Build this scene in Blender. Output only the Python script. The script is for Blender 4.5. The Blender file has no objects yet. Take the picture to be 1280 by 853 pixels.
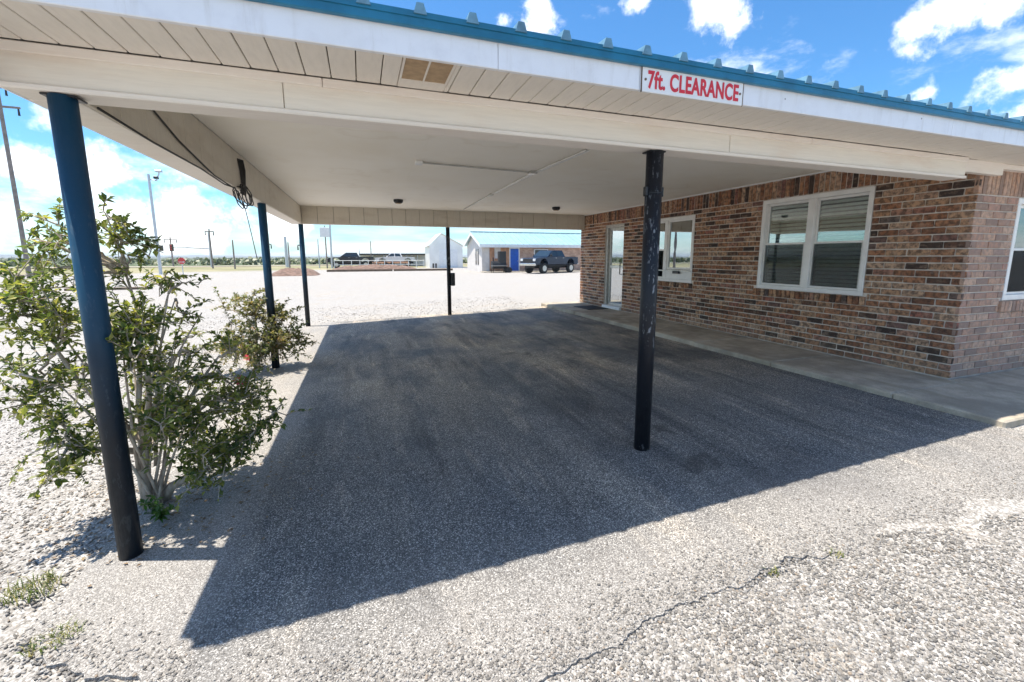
import bpy, math, random
import numpy as np
from mathutils import Vector, Matrix
R = math.radians
rng = random.Random(7)
nrng = np.random.default_rng(11)
scene = bpy.context.scene
col = scene.collection

# ------------------------------------------------------------------ camera
cam_d = bpy.data.cameras.new('camera')
cam = bpy.data.objects.new('camera', cam_d)
col.objects.link(cam)
cr, cu, cf = (Vector((0.943282, -0.331990, -0.001110)), Vector((0.051956, 0.144320, 0.988166)),
              Vector((0.327901, 0.932177, -0.153383)))
M3 = Matrix((cr, cu, -cf)).transposed()
cam.matrix_world = Matrix.Translation((0, 0, 1.40)) @ M3.to_4x4()
cam_d.sensor_width = 36
cam_d.lens = 36 * 542.6 / 1280
cam_d.shift_x = -4.14 / 1280
cam_d.shift_y = -21.67 / 1280
cam_d.clip_start = 0.05
cam_d.clip_end = 9000
scene.camera = cam

# ------------------------------------------------------------------ light
SUN = Vector((-0.69, 0.265, 2.40)).normalized()          # towards the sun
EL = math.asin(SUN.z)
ROT = math.atan2(SUN.x, SUN.y)
world = bpy.data.worlds.new('World')
scene.world = world
world.use_nodes = True
wn, wl = world.node_tree.nodes, world.node_tree.links
for n in list(wn): wn.remove(n)
w_out = wn.new('ShaderNodeOutputWorld')
w_bg = wn.new('ShaderNodeBackground')
w_bg.inputs['Strength'].default_value = 0.15
sky = wn.new('ShaderNodeTexSky')
sky.sky_type = 'NISHITA'
sky.sun_disc = False
sky.sun_elevation = EL
sky.sun_rotation = ROT
sky.air_density = 1.0
sky.dust_density = 0.4
sky.ozone_density = 2.0


def wmath(op, a, b=None, c=None, clamp=False):
    n = wn.new('ShaderNodeMath'); n.operation = op; n.use_clamp = clamp
    for k, v in enumerate((a, b, c)):
        if v is None: continue
        if isinstance(v, (int, float)): n.inputs[k].default_value = v
        else: wl.new(v, n.inputs[k])
    return n.outputs[0]


def wsmooth(v, lo, hi):
    n = wn.new('ShaderNodeMapRange'); n.interpolation_type = 'SMOOTHSTEP'
    wl.new(v, n.inputs[0]); n.inputs[1].default_value = lo; n.inputs[2].default_value = hi
    return n.outputs[0]


w_tc = wn.new('ShaderNodeTexCoord')
w_n1 = wn.new('ShaderNodeTexNoise'); w_n1.inputs['Scale'].default_value = 13; w_n1.inputs['Detail'].default_value = 7
w_n1.inputs['Roughness'].default_value = 0.62
wl.new(w_tc.outputs['Generated'], w_n1.inputs['Vector'])
w_sep = wn.new('ShaderNodeSeparateXYZ'); wl.new(w_tc.outputs['Generated'], w_sep.inputs[0])
# small cumulus where the photograph shows them (unit directions, angular radius)
CLOUDS = [(0.8332, 0.4347, 0.342, 0.040), (0.853, 0.4001, 0.335, 0.032), (0.8116, 0.4716, 0.3448, 0.03),
          (0.888, 0.3909, 0.2421, 0.045), (0.90, 0.38, 0.20, 0.05), (0.8455, 0.4687, 0.2557, 0.022), (0.6084, 0.6622, 0.4374, 0.06),
          (0.4987, 0.7385, 0.4537, 0.035), (0.3382, 0.8327, 0.4384, 0.040), (0.2809, 0.8518, 0.4421, 0.017),
          (-0.438, 0.8768, 0.1983, 0.022), (-0.4204, 0.8865, 0.1935, 0.018), (-0.3859, 0.913, 0.1323, 0.055),
          (-0.4618, 0.8781, 0.1254, 0.045), (-0.4486, 0.8889, 0.0927, 0.065), (-0.3661, 0.9272, 0.0789, 0.085),
          (-0.4876, 0.872, 0.0428, 0.055), (-0.2853, 0.9562, 0.0661, 0.085), (-0.2783, 0.9602, 0.0234, 0.07),
          (-0.4047, 0.9064, 0.1215, 0.05), (-0.15, 0.985, 0.09, 0.07), (-0.62, 0.77, 0.10, 0.10), (0.96, 0.20, 0.2, 0.09),
          (-0.75, 0.62, 0.2, 0.11), (0.98, -0.1, 0.15, 0.10)]
blob = None
for x, y, z, r in CLOUDS:
    v = wn.new('ShaderNodeVectorMath'); v.operation = 'DISTANCE'
    wl.new(w_tc.outputs['Generated'], v.inputs[0])
    v.inputs[1].default_value = Vector((x, y, z)).normalized()
    q = wmath('MULTIPLY_ADD', v.outputs['Value'], -0.95 / r, 1.05)
    blob = q if blob is None else wmath('MAXIMUM', blob, q)
blob = wmath('MAXIMUM', blob, -0.6)
cl = wsmooth(wmath('MULTIPLY_ADD', wmath('SUBTRACT', w_n1.outputs['Fac'], 0.5), 5.0, blob), 0.05, 1.35)
# broken cumulus over the rest of the sky, cover raised to add fill light
w_n2 = wn.new('ShaderNodeTexNoise'); w_n2.inputs['Scale'].default_value = 3.2; w_n2.inputs['Detail'].default_value = 8
w_n2.inputs['Roughness'].default_value = 0.6
w_map = wn.new('ShaderNodeMapping'); w_map.inputs['Location'].default_value = (3.1, 1.7, 0.4); w_map.inputs['Scale'].default_value = (1, 1, 2.2)
wl.new(w_tc.outputs['Generated'], w_map.inputs[0]); wl.new(w_map.outputs[0], w_n2.inputs['Vector'])
cl2 = wsmooth(w_n2.outputs['Fac'], 0.50, 0.66)
cl = wmath('MAXIMUM', cl, wmath('MULTIPLY', cl2, 0.75))
# milky horizon
hz = wmath('MULTIPLY', wsmooth(w_sep.outputs['Z'], 0.12, -0.02), 0.62)
w_n3 = wn.new('ShaderNodeTexNoise'); w_n3.inputs['Scale'].default_value = 5; w_n3.inputs['Detail'].default_value = 5
w_map3 = wn.new('ShaderNodeMapping'); w_map3.inputs['Scale'].default_value = (1, 1, 7)
wl.new(w_tc.outputs['Generated'], w_map3.inputs[0]); wl.new(w_map3.outputs[0], w_n3.inputs['Vector'])
hz = wmath('MULTIPLY', hz, wsmooth(w_n3.outputs['Fac'], 0.33, 0.66))
cl = wmath('MULTIPLY', wmath('MAXIMUM', cl, hz, None, True), 0.93)
w_sat = wn.new('ShaderNodeHueSaturation'); w_sat.inputs['Saturation'].default_value = 1.12; w_sat.inputs['Value'].default_value = 0.50
wl.new(sky.outputs[0], w_sat.inputs['Color'])
w_mix = wn.new('ShaderNodeMix'); w_mix.data_type = 'RGBA'
w_tint = wn.new('ShaderNodeMix'); w_tint.data_type = 'RGBA'; w_tint.blend_type = 'MULTIPLY'; w_tint.inputs[0].default_value = 1
wl.new(w_sat.outputs[0], w_tint.inputs[6]); w_tint.inputs[7].default_value = (.53, .84, 1.0, 1)
wl.new(cl, w_mix.inputs[0]); wl.new(w_tint.outputs[2], w_mix.inputs[6])
w_mix.inputs[7].default_value = (4.7, 4.65, 4.6, 1)
wl.new(w_mix.outputs[2], w_bg.inputs['Color'])
wl.new(w_bg.outputs[0], w_out.inputs['Surface'])

sd = bpy.data.lights.new('sun', 'SUN')
sd.energy = 3.0
sd.angle = R(0.53)
sd.color = (1.0, 0.93, 0.82)
sun = bpy.data.objects.new('sun', sd)
col.objects.link(sun)
sun.rotation_euler = SUN.to_track_quat('Z', 'Y').to_euler()
sun.location = (-20, 10, 60)

vs = scene.view_settings
scene.display_settings.display_device = 'sRGB'
vs.view_transform = 'Standard'
try: vs.look = 'None'
except Exception: pass
vs.exposure = 1.57
vs.gamma = 1.0
vs.use_curve_mapping = False
try:
    scene.cycles.max_bounces = 10
    scene.cycles.diffuse_bounces = 6
    scene.cycles.transparent_max_bounces = 16
except Exception: pass


# ------------------------------------------------------------------ materials
class NT:
    def __init__(s, name):
        s.m = bpy.data.materials.new(name); s.m.use_nodes = True
        s.n, s.l = s.m.node_tree.nodes, s.m.node_tree.links
        s.b = s.n['Principled BSDF']; s.out = s.n['Material Output']
        s.geo = s.n.new('ShaderNodeNewGeometry')
        s.pos = s.geo.outputs['Position']

    def set(s, sock, v):
        if hasattr(v, 'links'): s.l.new(v, sock)
        elif isinstance(v, (tuple, list)) and len(v) == 3 and sock.type == 'RGBA': sock.default_value = (*v, 1)
        else: sock.default_value = v

    def scaled(s, sc, vec=None):
        n = s.n.new('ShaderNodeMapping'); n.inputs['Scale'].default_value = sc
        s.l.new(vec or s.pos, n.inputs[0]); return n.outputs[0]

    def noise(s, scale, detail=4, rough=0.55, vec=None, color=False):
        n = s.n.new('ShaderNodeTexNoise'); n.inputs['Scale'].default_value = scale
        n.inputs['Detail'].default_value = detail; n.inputs['Roughness'].default_value = rough
        s.l.new(vec or s.pos, n.inputs['Vector']); return n.outputs['Color' if color else 'Fac']

    def voro(s, scale, feature='F1', vec=None, out='Distance'):
        n = s.n.new('ShaderNodeTexVoronoi'); n.feature = feature; n.inputs['Scale'].default_value = scale
        s.l.new(vec or s.pos, n.inputs['Vector']); return n.outputs[out]

    def math(s, op, a, b=0.0, clamp=False):
        n = s.n.new('ShaderNodeMath'); n.operation = op; n.use_clamp = clamp
        s.set(n.inputs[0], a); s.set(n.inputs[1], b); return n.outputs[0]

    def smooth(s, v, lo, hi, a=0.0, b=1.0):
        n = s.n.new('ShaderNodeMapRange'); n.interpolation_type = 'SMOOTHSTEP'
        s.set(n.inputs[0], v)
        for k, q in enumerate((lo, hi, a, b)): n.inputs[k + 1].default_value = q
        return n.outputs[0]

    def ramp(s, fac, stops, interp='LINEAR'):
        n = s.n.new('ShaderNodeValToRGB'); n.color_ramp.interpolation = interp
        el = n.color_ramp.elements
        while len(el) < len(stops): el.new(0.5)
        for e, (p, c) in zip(el, stops): e.position = p; e.color = (*c, 1)
        s.set(n.inputs[0], fac); return n.outputs[0]

    def mix(s, f, a, b, blend='MIX'):
        n = s.n.new('ShaderNodeMix'); n.data_type = 'RGBA'; n.blend_type = blend
        s.set(n.inputs[0], f); s.set(n.inputs[6], a); s.set(n.inputs[7], b); return n.outputs[2]

    def sep(s, v):
        n = s.n.new('ShaderNodeSeparateXYZ'); s.l.new(v, n.inputs[0]); return n.outputs

    def rand(s):
        n = s.n.new('ShaderNodeObjectInfo')
        return s.math('FRACT', s.math('ADD', n.outputs['Random'], s.geo.outputs['Random Per Island']))

    def bump(s, h, strength=0.4, dist=0.01):
        n = s.n.new('ShaderNodeBump'); n.inputs['Strength'].default_value = strength
        n.inputs['Distance'].default_value = dist; s.l.new(h, n.inputs['Height'])
        s.l.new(n.outputs[0], s.b.inputs['Normal'])

    def done(s, color=None, rough=0.6, metal=0.0, spec=None):
        if color is not None: s.set(s.b.inputs['Base Color'], color)
        s.set(s.b.inputs['Roughness'], rough); s.set(s.b.inputs['Metallic'], metal)
        if spec is not None: s.set(s.b.inputs['Specular IOR Level'], spec)
        return s.m


def plain(name, c, rough=0.6, metal=0.0, vary=0.12, scale=6.0, bump=0.0, bscale=60):
    t = NT(name)
    f = t.noise(scale, 5)
    c2 = tuple(min(1, x * (1 - vary)) for x in c); c3 = tuple(min(1, x * (1 + vary)) for x in c)
    if bump: t.bump(t.noise(bscale, 4), bump, 0.004)
    return t.done(t.mix(t.smooth(f, 0.3, 0.7), c2, c3), rough, metal)


def m_gravel():
    t = NT('limestone_gravel')
    wob = t.noise(18, 2, color=True)
    d = t.voro(95); r = t.voro(95, out='Color')
    d2 = t.voro(40); r2 = t.voro(40, out='Color')
    rr = t.sep(r)[0]
    c = t.ramp(rr, [(0, (.20, .188, .175)), (.35, (.33, .315, .298)), (.7, (.43, .412, .392)), (1, (.56, .542, .52))])
    gap = t.smooth(d, .35, .75)
    c = t.mix(t.math('MULTIPLY', gap, .55), c, (.16, .145, .125))
    big = t.noise(.35, 5)
    c = t.mix(t.smooth(big, .48, .75, 0, .35), c, (.36, .32, .27))
    # far field: brush country beyond the lot, dry strip and road
    x, y, z = t.sep(t.pos)
    n_far = t.noise(.02, 6); n_mid = t.noise(.12, 5)
    edge = t.math('ADD', t.math('ADD', y, t.math('MULTIPLY', x, -0.35)), t.math('MULTIPLY', t.math('SUBTRACT', n_mid, .5), 14))
    grass = t.ramp(n_mid, [(.3, (.16, .17, .075)), (.5, (.24, .22, .12)), (.7, (.36, .32, .2))])
    brush = t.ramp(n_far, [(.3, (.05, .075, .03)), (.55, (.085, .11, .05)), (.75, (.17, .16, .09))])
    c = t.mix(t.smooth(edge, 52, 60), c, grass)
    c = t.mix(t.smooth(edge, 88, 110), c, brush)
    h = t.math('ADD', t.math('MULTIPLY', d, -1.0), t.math('MULTIPLY', d2, -.5))
    c = t.mix(t.smooth(t.noise(1.6, 6, .65), .5, .72, 0, .4), c, (.33, .27, .20))
    t.bump(h, .5, .009)
    return t.done(c, .9, spec=.25)


def m_asphalt():
    t = NT('chip_seal_asphalt')
    d = t.voro(210); rr = t.sep(t.voro(210, out='Color'))[0]
    c = t.ramp(rr, [(0, (.060, .061, .063)), (.45, (.122, .122, .121)), (.74, (.235, .232, .225)), (.92, (.43, .42, .405)), (1, (.66, .65, .63))])
    c = t.mix(t.smooth(d, .4, .8, 0, .7), c, (.04, .04, .042))
    big = t.noise(.9, 6, .6)
    # worn dark bitumen patches and dusty light ones
    c = t.mix(t.smooth(big, .50, .66, 0, .8), c, (.48, .50, .55), 'MULTIPLY')
    dust = t.noise(1.7, 6, .6, vec=t.scaled((1, .45, 1)))
    x, y, z = t.sep(t.pos)
    far = t.smooth(y, 3.0, 5.0, .25, 1.0)
    c = t.mix(t.math('MULTIPLY', t.smooth(dust, .36, .58, 0, .9), far), c, (2.05, 1.85, 1.58), 'MULTIPLY')
    c = t.mix(t.math('MULTIPLY', t.smooth(t.noise(.55, 4, .55, vec=t.scaled((1.5, .6, 1))), .45, .62, 0, .7), far), c, (1.5, 1.38, 1.22), 'MULTIPLY')
    st = t.noise(2.1, 6, .62, vec=t.scaled((2.6, .22, 1)))
    c = t.mix(t.smooth(st, .50, .68, 0, .75), c, (.50, .51, .54), 'MULTIPLY')
    c = t.mix(t.smooth(t.noise(3.3, 5, .6, vec=t.scaled((2.2, .3, 1))), .54, .70, 0, .7), c, (1.75, 1.62, 1.45), 'MULTIPLY')
    tyre = t.math('MULTIPLY', t.math('MAXIMUM', t.smooth(t.math('ABSOLUTE', t.math('SUBTRACT', x, 1.35)), .22, .02), t.smooth(t.math('ABSOLUTE', t.math('SUBTRACT', x, 3.05)), .24, .02)), t.smooth(t.noise(1.1, 5), .35, .65))
    c = t.mix(t.math('MULTIPLY', tyre, .5), c, (1.7, 1.66, 1.6), 'MULTIPLY')
    wv = t.math('ADD', t.noise(1.3, 6, .7), 0.0)
    drip = t.math('MULTIPLY', t.smooth(t.math('ADD', t.voro(1.25), t.math('MULTIPLY', t.noise(11, 3), .09)), .125, .085), t.smooth(t.math('ABSOLUTE', t.math('SUBTRACT', x, 2.3)), 1.5, .6))
    c = t.mix(t.math('MULTIPLY', drip, .8), c, (.22, .20, .19), 'MULTIPLY')
    crack = t.math('MULTIPLY', t.smooth(t.math('ABSOLUTE', t.math('SUBTRACT', wv, .5)), .006, .001), t.smooth(t.noise(.5, 3), .48, .6))
    c = t.mix(t.math('MULTIPLY', crack, .75), c, (.016, .016, .017))
    # the driving lane under the canopy is worn smooth, oil spots down its middle
    x, y, z = t.sep(t.pos)
    oil = t.noise(2.6, 4)
    lane = t.math('MULTIPLY', t.smooth(t.math('ABSOLUTE', t.math('SUBTRACT', x, 2.2)), .7, .1), t.smooth(oil, .60, .70))
    c = t.mix(t.math('MULTIPLY', lane, .7), c, (.045, .042, .04))
    # open rims: limestone dust, with sun-to-shade contrast painted into the paler colour
    rim = t.math('MAXIMUM', t.smooth(t.math('ADD', y, t.math('MULTIPLY', t.noise(1.2, 4), .5)), 2.3, 1.5), t.smooth(t.math('SUBTRACT', x, t.math('MULTIPLY', t.noise(1.3, 4), .4)), -.65, -1.0))
    c = t.mix(t.math('MULTIPLY', rim, .74), c, t.ramp(rr, [(0, (.19, .176, .162)), (.5, (.31, .29, .268)), (1, (.46, .44, .415))]))
    t.bump(t.math('ADD', t.math('MULTIPLY', d, -1.0), t.math('MULTIPLY', t.noise(5, 3), 1.0)), .6, .006)
    return t.done(c, t.smooth(big, .4, .7, .85, .6), spec=.4)


def m_concrete(name='concrete', base=(.52, .455, .36)):
    t = NT(name)
    f = t.noise(2.2, 7, .65); g = t.noise(90, 3)
    c = t.mix(t.smooth(f, .35, .7), tuple(v * .62 for v in base), tuple(v * 1.12 for v in base))
    c = t.mix(t.smooth(g, .35, .75, 0, .3), c, (.18, .165, .145))
    moss = t.noise(3.5, 5, vec=t.scaled((2.2, .5, 1)))
    c = t.mix(t.smooth(moss, .52, .7, 0, .45), c, (.24, .215, .14))
    t.bump(t.math('ADD', g, f), .3, .006)
    return t.done(c, .85, spec=.3)


def m_brick(name='brick_clay', pale=0.0):
    t = NT(name)
    r = t.rand()
    c = t.ramp(r, [(0, (.050, .036, .030)), (.11, (.095, .058, .042)), (.22, (.25, .11, .058)), (.38, (.40, .18, .092)),
                   (.54, (.45, .235, .125)), (.68, (.53, .315, .185)), (.82, (.57, .38, .255)), (.92, (.36, .14, .095)), (1, (.13, .105, .095))])
    f = t.noise(22, 5, .65)
    c = t.mix(t.smooth(f, .38, .62, 0, .78), c, (.045, .031, .025))
    f2 = t.noise(14, 4, .6, vec=t.scaled((1, 1, 1.6)))
    c = t.mix(t.smooth(f2, .50, .72, 0, .4), c, (.50, .34, .235))
    c = t.mix(t.smooth(t.noise(160, 2), .62, .75, 0, .3), c, (.42, .36, .31))
    foot = t.smooth(t.math('ADD', t.sep(t.pos)[2], t.math('MULTIPLY', t.noise(3, 5), .35)), .62, .3)
    c = t.mix(t.math('MULTIPLY', foot, .34), c, (.34, .27, .20))
    c = t.mix(t.smooth(t.noise(5, 6, .7), .60, .74, 0, .22), c, (.52, .46, .40))
    if pale: c = t.mix(pale, c, (.56, .40, .33))  # same clay; the outer wall's brighter light is painted in as a pink tint
    t.bump(t.noise(140, 4), .35, .003)
    return t.done(c, .85, spec=.3)


def m_mortar():
    t = NT('mortar')
    f = t.noise(9, 5)
    c = t.mix(t.smooth(f, .3, .7), (.56, .49, .42), (.74, .67, .59))
    t.bump(t.noise(200, 3), .3, .002)
    return t.done(c, .95, spec=.2)


def m_siding(name, base, stain=(.62, .45, .33), amt=.35, grain_axis=(1, 14, 14)):
    t = NT(name)
    g = t.noise(5.5, 6, .6, vec=t.scaled(grain_axis))
    c = t.mix(t.smooth(g, .35, .75, 0, .45), base, tuple(v * .84 for v in base))
    s = t.noise(1.3, 6, .6, vec=t.scaled((1, 1, 5)))
    c = t.mix(t.smooth(s, .48, .75, 0, amt), c, stain)
    t.bump(g, .22, .004)
    return t.done(c, .6, spec=.35)


def m_white_fascia():
    t = NT('white_fascia_paint')
    n = t.noise(7, 6, .6)
    c = t.mix(t.smooth(n, .45, .8, 0, .5), (.80, .81, .84), (.62, .62, .66))
    c = t.mix(t.smooth(t.noise(6, 6, .65, vec=t.scaled((3, 1, .35))), .5, .75, 0, .35), c, (.50, .47, .44))
    sp = t.voro(5.5); c = t.mix(t.smooth(sp, .034, .022), c, (.14, .12, .11))
    c = t.mix(t.smooth(t.noise(2.2, 5), .5, .8, 0, .3), c, (.70, .66, .60))
    t.bump(t.noise(25, 3), .06, .004)
    return t.done(c, .45)


def m_post(name, base, wear, amt, dark_low=False):
    t = NT(name)
    n = t.noise(42, 6, .7, vec=t.scaled((1, 1, .3)))
    big = t.noise(3.5, 3)
    f = t.math('MULTIPLY', t.smooth(n, .56, .62), t.smooth(big, .42, .55))
    if dark_low:      # base colour goes near black towards the bottom
        zz = t.math('ADD', t.sep(t.pos)[2], t.math('MULTIPLY', t.noise(6, 4), .5))
        base = t.mix(t.smooth(zz, .75, 1.65), (.004, .009, .016), base)
    c = t.mix(t.math('MULTIPLY', f, amt), base, wear)
    c = t.mix(t.smooth(t.noise(9, 4), .4, .7, 0, .3), c, t.mix(.85, (.05, .06, .07), c))
    t.bump(t.math('ADD', n, t.noise(60, 3)), .18, .003)
    return t.done(c, t.smooth(n, .3, .7, .4, .6), spec=.35)


def m_ceiling():
    t = NT('ceiling_paint')
    c = t.mix(t.smooth(t.noise(.7, 5, .6), .4, .7), (.91, .865, .775), (.85, .79, .68))
    r = t.noise(1.1, 4, .5)
    ring = t.smooth(t.math('ABSOLUTE', t.math('SUBTRACT', r, .64)), .03, .0)
    c = t.mix(t.math('MULTIPLY', ring, .13), c, (.55, .43, .28))
    c = t.mix(t.smooth(t.noise(14, 6, .7), .6, .75, 0, .3), c, (.66, .60, .50))
    t.bump(t.math('ADD', t.noise(.9, 2), t.math('MULTIPLY', t.noise(60, 3), .04)), .25, .04)
    return t.done(c, .7)


def m_leaf(name, stops, trans=.35):
    t = NT(name)
    c = t.ramp(t.geo.outputs['Random Per Island'], stops)
    c = t.mix(t.smooth(t.noise(4.5, 3), .4, .65, 0, .5), c, t.mix(.5, c, stops[-1][1]))
    t.set(t.b.inputs['Base Color'], c); t.b.inputs['Roughness'].default_value = .5
    tr = t.n.new('ShaderNodeBsdfTranslucent'); t.set(tr.inputs[0], t.mix(1.0, c, (1.5, 1.5, .8), 'MULTIPLY'))
    mx = t.n.new('ShaderNodeMixShader'); mx.inputs[0].default_value = trans
    t.l.new(t.b.outputs[0], mx.inputs[1]); t.l.new(tr.outputs[0], mx.inputs[2]); t.l.new(mx.outputs[0], t.out.inputs[0])
    return t.m


def m_glass(name='window_glass', refl=.32, tint=(.62, .68, .66)):
    t = NT(name)
    gl = t.n.new('ShaderNodeBsdfGlossy'); gl.inputs['Roughness'].default_value = .01; gl.inputs['Color'].default_value = (.92, .97, 1, 1)
    tr = t.n.new('ShaderNodeBsdfTransparent'); tr.inputs['Color'].default_value = (*tint, 1)
    fr = t.n.new('ShaderNodeFresnel'); fr.inputs['IOR'].default_value = 1.5
    bp = t.n.new('ShaderNodeBump'); bp.inputs['Strength'].default_value = .02; bp.inputs['Distance'].default_value = .02
    t.l.new(t.noise(2.5, 2), bp.inputs['Height']); t.l.new(bp.outputs[0], gl.inputs['Normal'])
    f = t.math('ADD', fr.outputs[0], refl, True)
    mx = t.n.new('ShaderNodeMixShader'); t.l.new(f, mx.inputs[0]); t.l.new(tr.outputs[0], mx.inputs[1]); t.l.new(gl.outputs[0], mx.inputs[2])
    t.l.new(mx.outputs[0], t.out.inputs[0])
    return t.m


def m_screen():
    t = NT('insect_screen')
    tr = t.n.new('ShaderNodeBsdfTransparent'); df = t.n.new('ShaderNodeBsdfDiffuse'); df.inputs[0].default_value = (.035, .04, .042, 1)
    mx = t.n.new('ShaderNodeMixShader'); mx.inputs[0].default_value = .36
    t.l.new(tr.outputs[0], mx.inputs[1]); t.l.new(df.outputs[0], mx.inputs[2]); t.l.new(mx.outputs[0], t.out.inputs[0])
    return t.m


def m_farbrick():
    t = NT('far_brickwork')
    n = t.n.new('ShaderNodeTexBrick')
    n.inputs['Scale'].default_value = 1.0; n.inputs['Brick Width'].default_value = .24; n.inputs['Row Height'].default_value = .075
    n.inputs['Mortar Size'].default_value = .006
    n.inputs['Color1'].default_value = (.40, .22, .15, 1); n.inputs['Color2'].default_value = (.55, .36, .26, 1); n.inputs['Mortar'].default_value = (.62, .55, .48, 1)
    mp = t.n.new('ShaderNodeMapping'); mp.inputs['Rotation'].default_value = (R(-90), 0, 0); t.l.new(t.pos, mp.inputs[0]); t.l.new(mp.outputs[0], n.inputs[0])
    c = t.mix(t.smooth(t.noise(1.6, 4), .4, .7, 0, .4), n.outputs[0], (.2, .11, .085))
    return t.done(c, .9)


def m_corrugated(name, c, axis=0, period=.3):
    t = NT(name)
    f = t.noise(.8, 4)
    t.set(t.b.inputs['Base Color'], t.mix(t.smooth(f, .3, .7), tuple(v * .86 for v in c), c))
    return t.done(None, .35, .25)


MAT = dict(
    gravel=m_gravel(), asphalt=m_asphalt(), concrete=m_concrete(), brick=m_brick(), brick_skylit=m_brick('skylit_brick_clay', .42), mortar=m_mortar(),
    stone=None, siding=m_siding('cream_wood_siding', (.80, .745, .66)),
    beam_plank=m_siding('cream_plank', (.66, .60, .50), stain=(.42, .34, .25), amt=.4, grain_axis=(9, 9, 1)),
    trim=m_siding('cream_trim', (.82, .76, .69), amt=.25), soffit=m_siding('soffit_vinyl', (.80, .745, .67), stain=(.7, .6, .5), amt=.2, grain_axis=(9, 2, 9)),
    ceiling=m_ceiling(),
    fascia=m_white_fascia(), blue_metal=plain('blue_painted_steel', (.012, .15, .26), .35, .1, .15, 9),
    rib_metal=plain('faded_teal_steel', (.13, .26, .34), .4, .2, .25, 12),
    post_blue=m_post('dark_blue_post_paint', (.003, .045, .092), (.16, .19, .21), .15, True),
    post_black=m_post('black_post_paint', (.006, .008, .013), (.42, .44, .47), .5),
    vinyl=plain('white_vinyl_frame', (.80, .79, .76), .4, 0, .05, 8), glass=m_glass('window_glass', .13, (.90, .94, .92)), screened_glass=m_glass('screened_glass', 0.0, (.92, .95, .93)), door_glass=m_glass('door_glass', .45, (.5, .54, .55)), screen=m_screen(),
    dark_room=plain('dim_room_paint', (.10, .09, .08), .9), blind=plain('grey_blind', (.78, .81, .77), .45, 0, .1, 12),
    alu=plain('brushed_aluminium', (.50, .49, .46), .38, .7, .12, 14), steel=plain('galvanised_steel', (.52, .54, .56), .45, .6, .15, 20),
    white=plain('white_paint', (.78, .78, .77), .5, 0, .06, 4), red=plain('sign_red', (.62, .02, .035), .45, 0, .1, 30),
    tan=plain('tan_screen_mesh', (.42, .29, .17), .7, 0, .15, 25), black=plain('black_rubber', (.015, .015, .016), .7, 0, .2, 20),
    black_metal=plain('black_metal', (.02, .021, .023), .4, .3, .2, 10), dark_wood=plain('weathered_timber', (.14, .10, .07), .9, 0, .3, 4, .3),
    pole_wood=plain('grey_pole_wood', (.22, .19, .17), .9, 0, .2, 3), bark=None, cable=plain('cable_black', (.03, .028, .026), .6),
    signal=plain('signal_yellow_black', (.05, .045, .03), .5), stop=plain('stop_sign_red', (.55, .04, .04), .5),
    truck=plain('navy_truck_paint', (.012, .026, .055), .18, .25, .1, 3), tinted=plain('tinted_truck_glass', (.02, .035, .05), .06, 0), chrome=plain('chrome_trim', (.6, .6, .6), .15, .9, .05, 5), tyre=plain('tyre_rubber', (.018, .018, .018), .85, 0, .2, 15),
    lamp=plain('headlight_lens', (.7, .72, .74), .1, .2, .05), far_brick=m_farbrick(), teal_roof=m_corrugated('teal_far_roof', (.36, .54, .58)),
    white_metal=m_corrugated('white_metal_siding', (.90, .885, .84)), panel_wood=plain('reddish_wood_panel', (.45, .235, .135), .8, 0, .3, 2),
    door_blue=plain('blue_door_paint', (.01, .10, .48), .45, 0, .1, 5), pale_wall=plain('pale_stucco', (.62, .58, .54), .85, 0, .08, 2),
    dirt=plain('red_brown_dirt', (.17, .11, .085), 1.0, 0, .35, 3, .5, 8), hills=plain('far_scrub', (.07, .10, .075), 1.0, 0, .3, .01), dark_win=plain('dark_window', (.03, .035, .04), .1),
)
t = NT('loose_limestone'); MAT['stone'] = t.done(t.ramp(t.geo.outputs['Random Per Island'], [(0, (.12, .113, .105)), (.25, (.185, .174, .162)), (.6, (.265, .25, .232)), (.9, (.37, .355, .335)), (1, (.26, .205, .155))]), .9, spec=.25)
t = NT('shrub_bark'); _n = t.noise(40, 5, .6, vec=t.scaled((1, 1, .3))); t.bump(_n, .5, .004)
MAT['bark'] = t.done(t.ramp(_n, [(.3, (.22, .175, .135)), (.5, (.40, .335, .265)), (.7, (.55, .485, .40))]), .9)
MAT['leaf'] = m_leaf('shrub_leaf', [(0, (.034, .07, .02)), (.35, (.08, .128, .034)), (.65, (.145, .19, .05)), (.85, (.27, .30, .075)), (1, (.44, .40, .12))], .46)
MAT['leaf_dry'] = m_leaf('dry_shrub_leaf', [(0, (.06, .09, .035)), (.4, (.13, .165, .06)), (.75, (.22, .235, .09)), (.94, (.30, .25, .11)), (1, (.36, .2, .1))], .45)
MAT['grass'] = m_leaf('grass_blade', [(0, (.07, .12, .02)), (.5, (.15, .19, .05)), (.8, (.33, .30, .13)), (1, (.45, .38, .22))], .3)
MAT['green'] = m_leaf('fresh_leaf', [(0, (.03, .09, .015)), (.6, (.06, .15, .025)), (1, (.12, .2, .04))])
MAT['brush'] = m_leaf('far_brush', [(0, (.06, .085, .04)), (.5, (.11, .14, .065)), (1, (.19, .20, .10))], .15)
MAT['litter'] = m_leaf('dead_leaf', [(0, (.10, .06, .035)), (.6, (.20, .13, .07)), (1, (.30, .22, .12))], .1)
MAT['petal'] = m_leaf('pink_petal', [(0, (.55, .05, .10)), (1, (.7, .12, .18))], .3)


# ------------------------------------------------------------------ building helpers
OFF = {}


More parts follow.
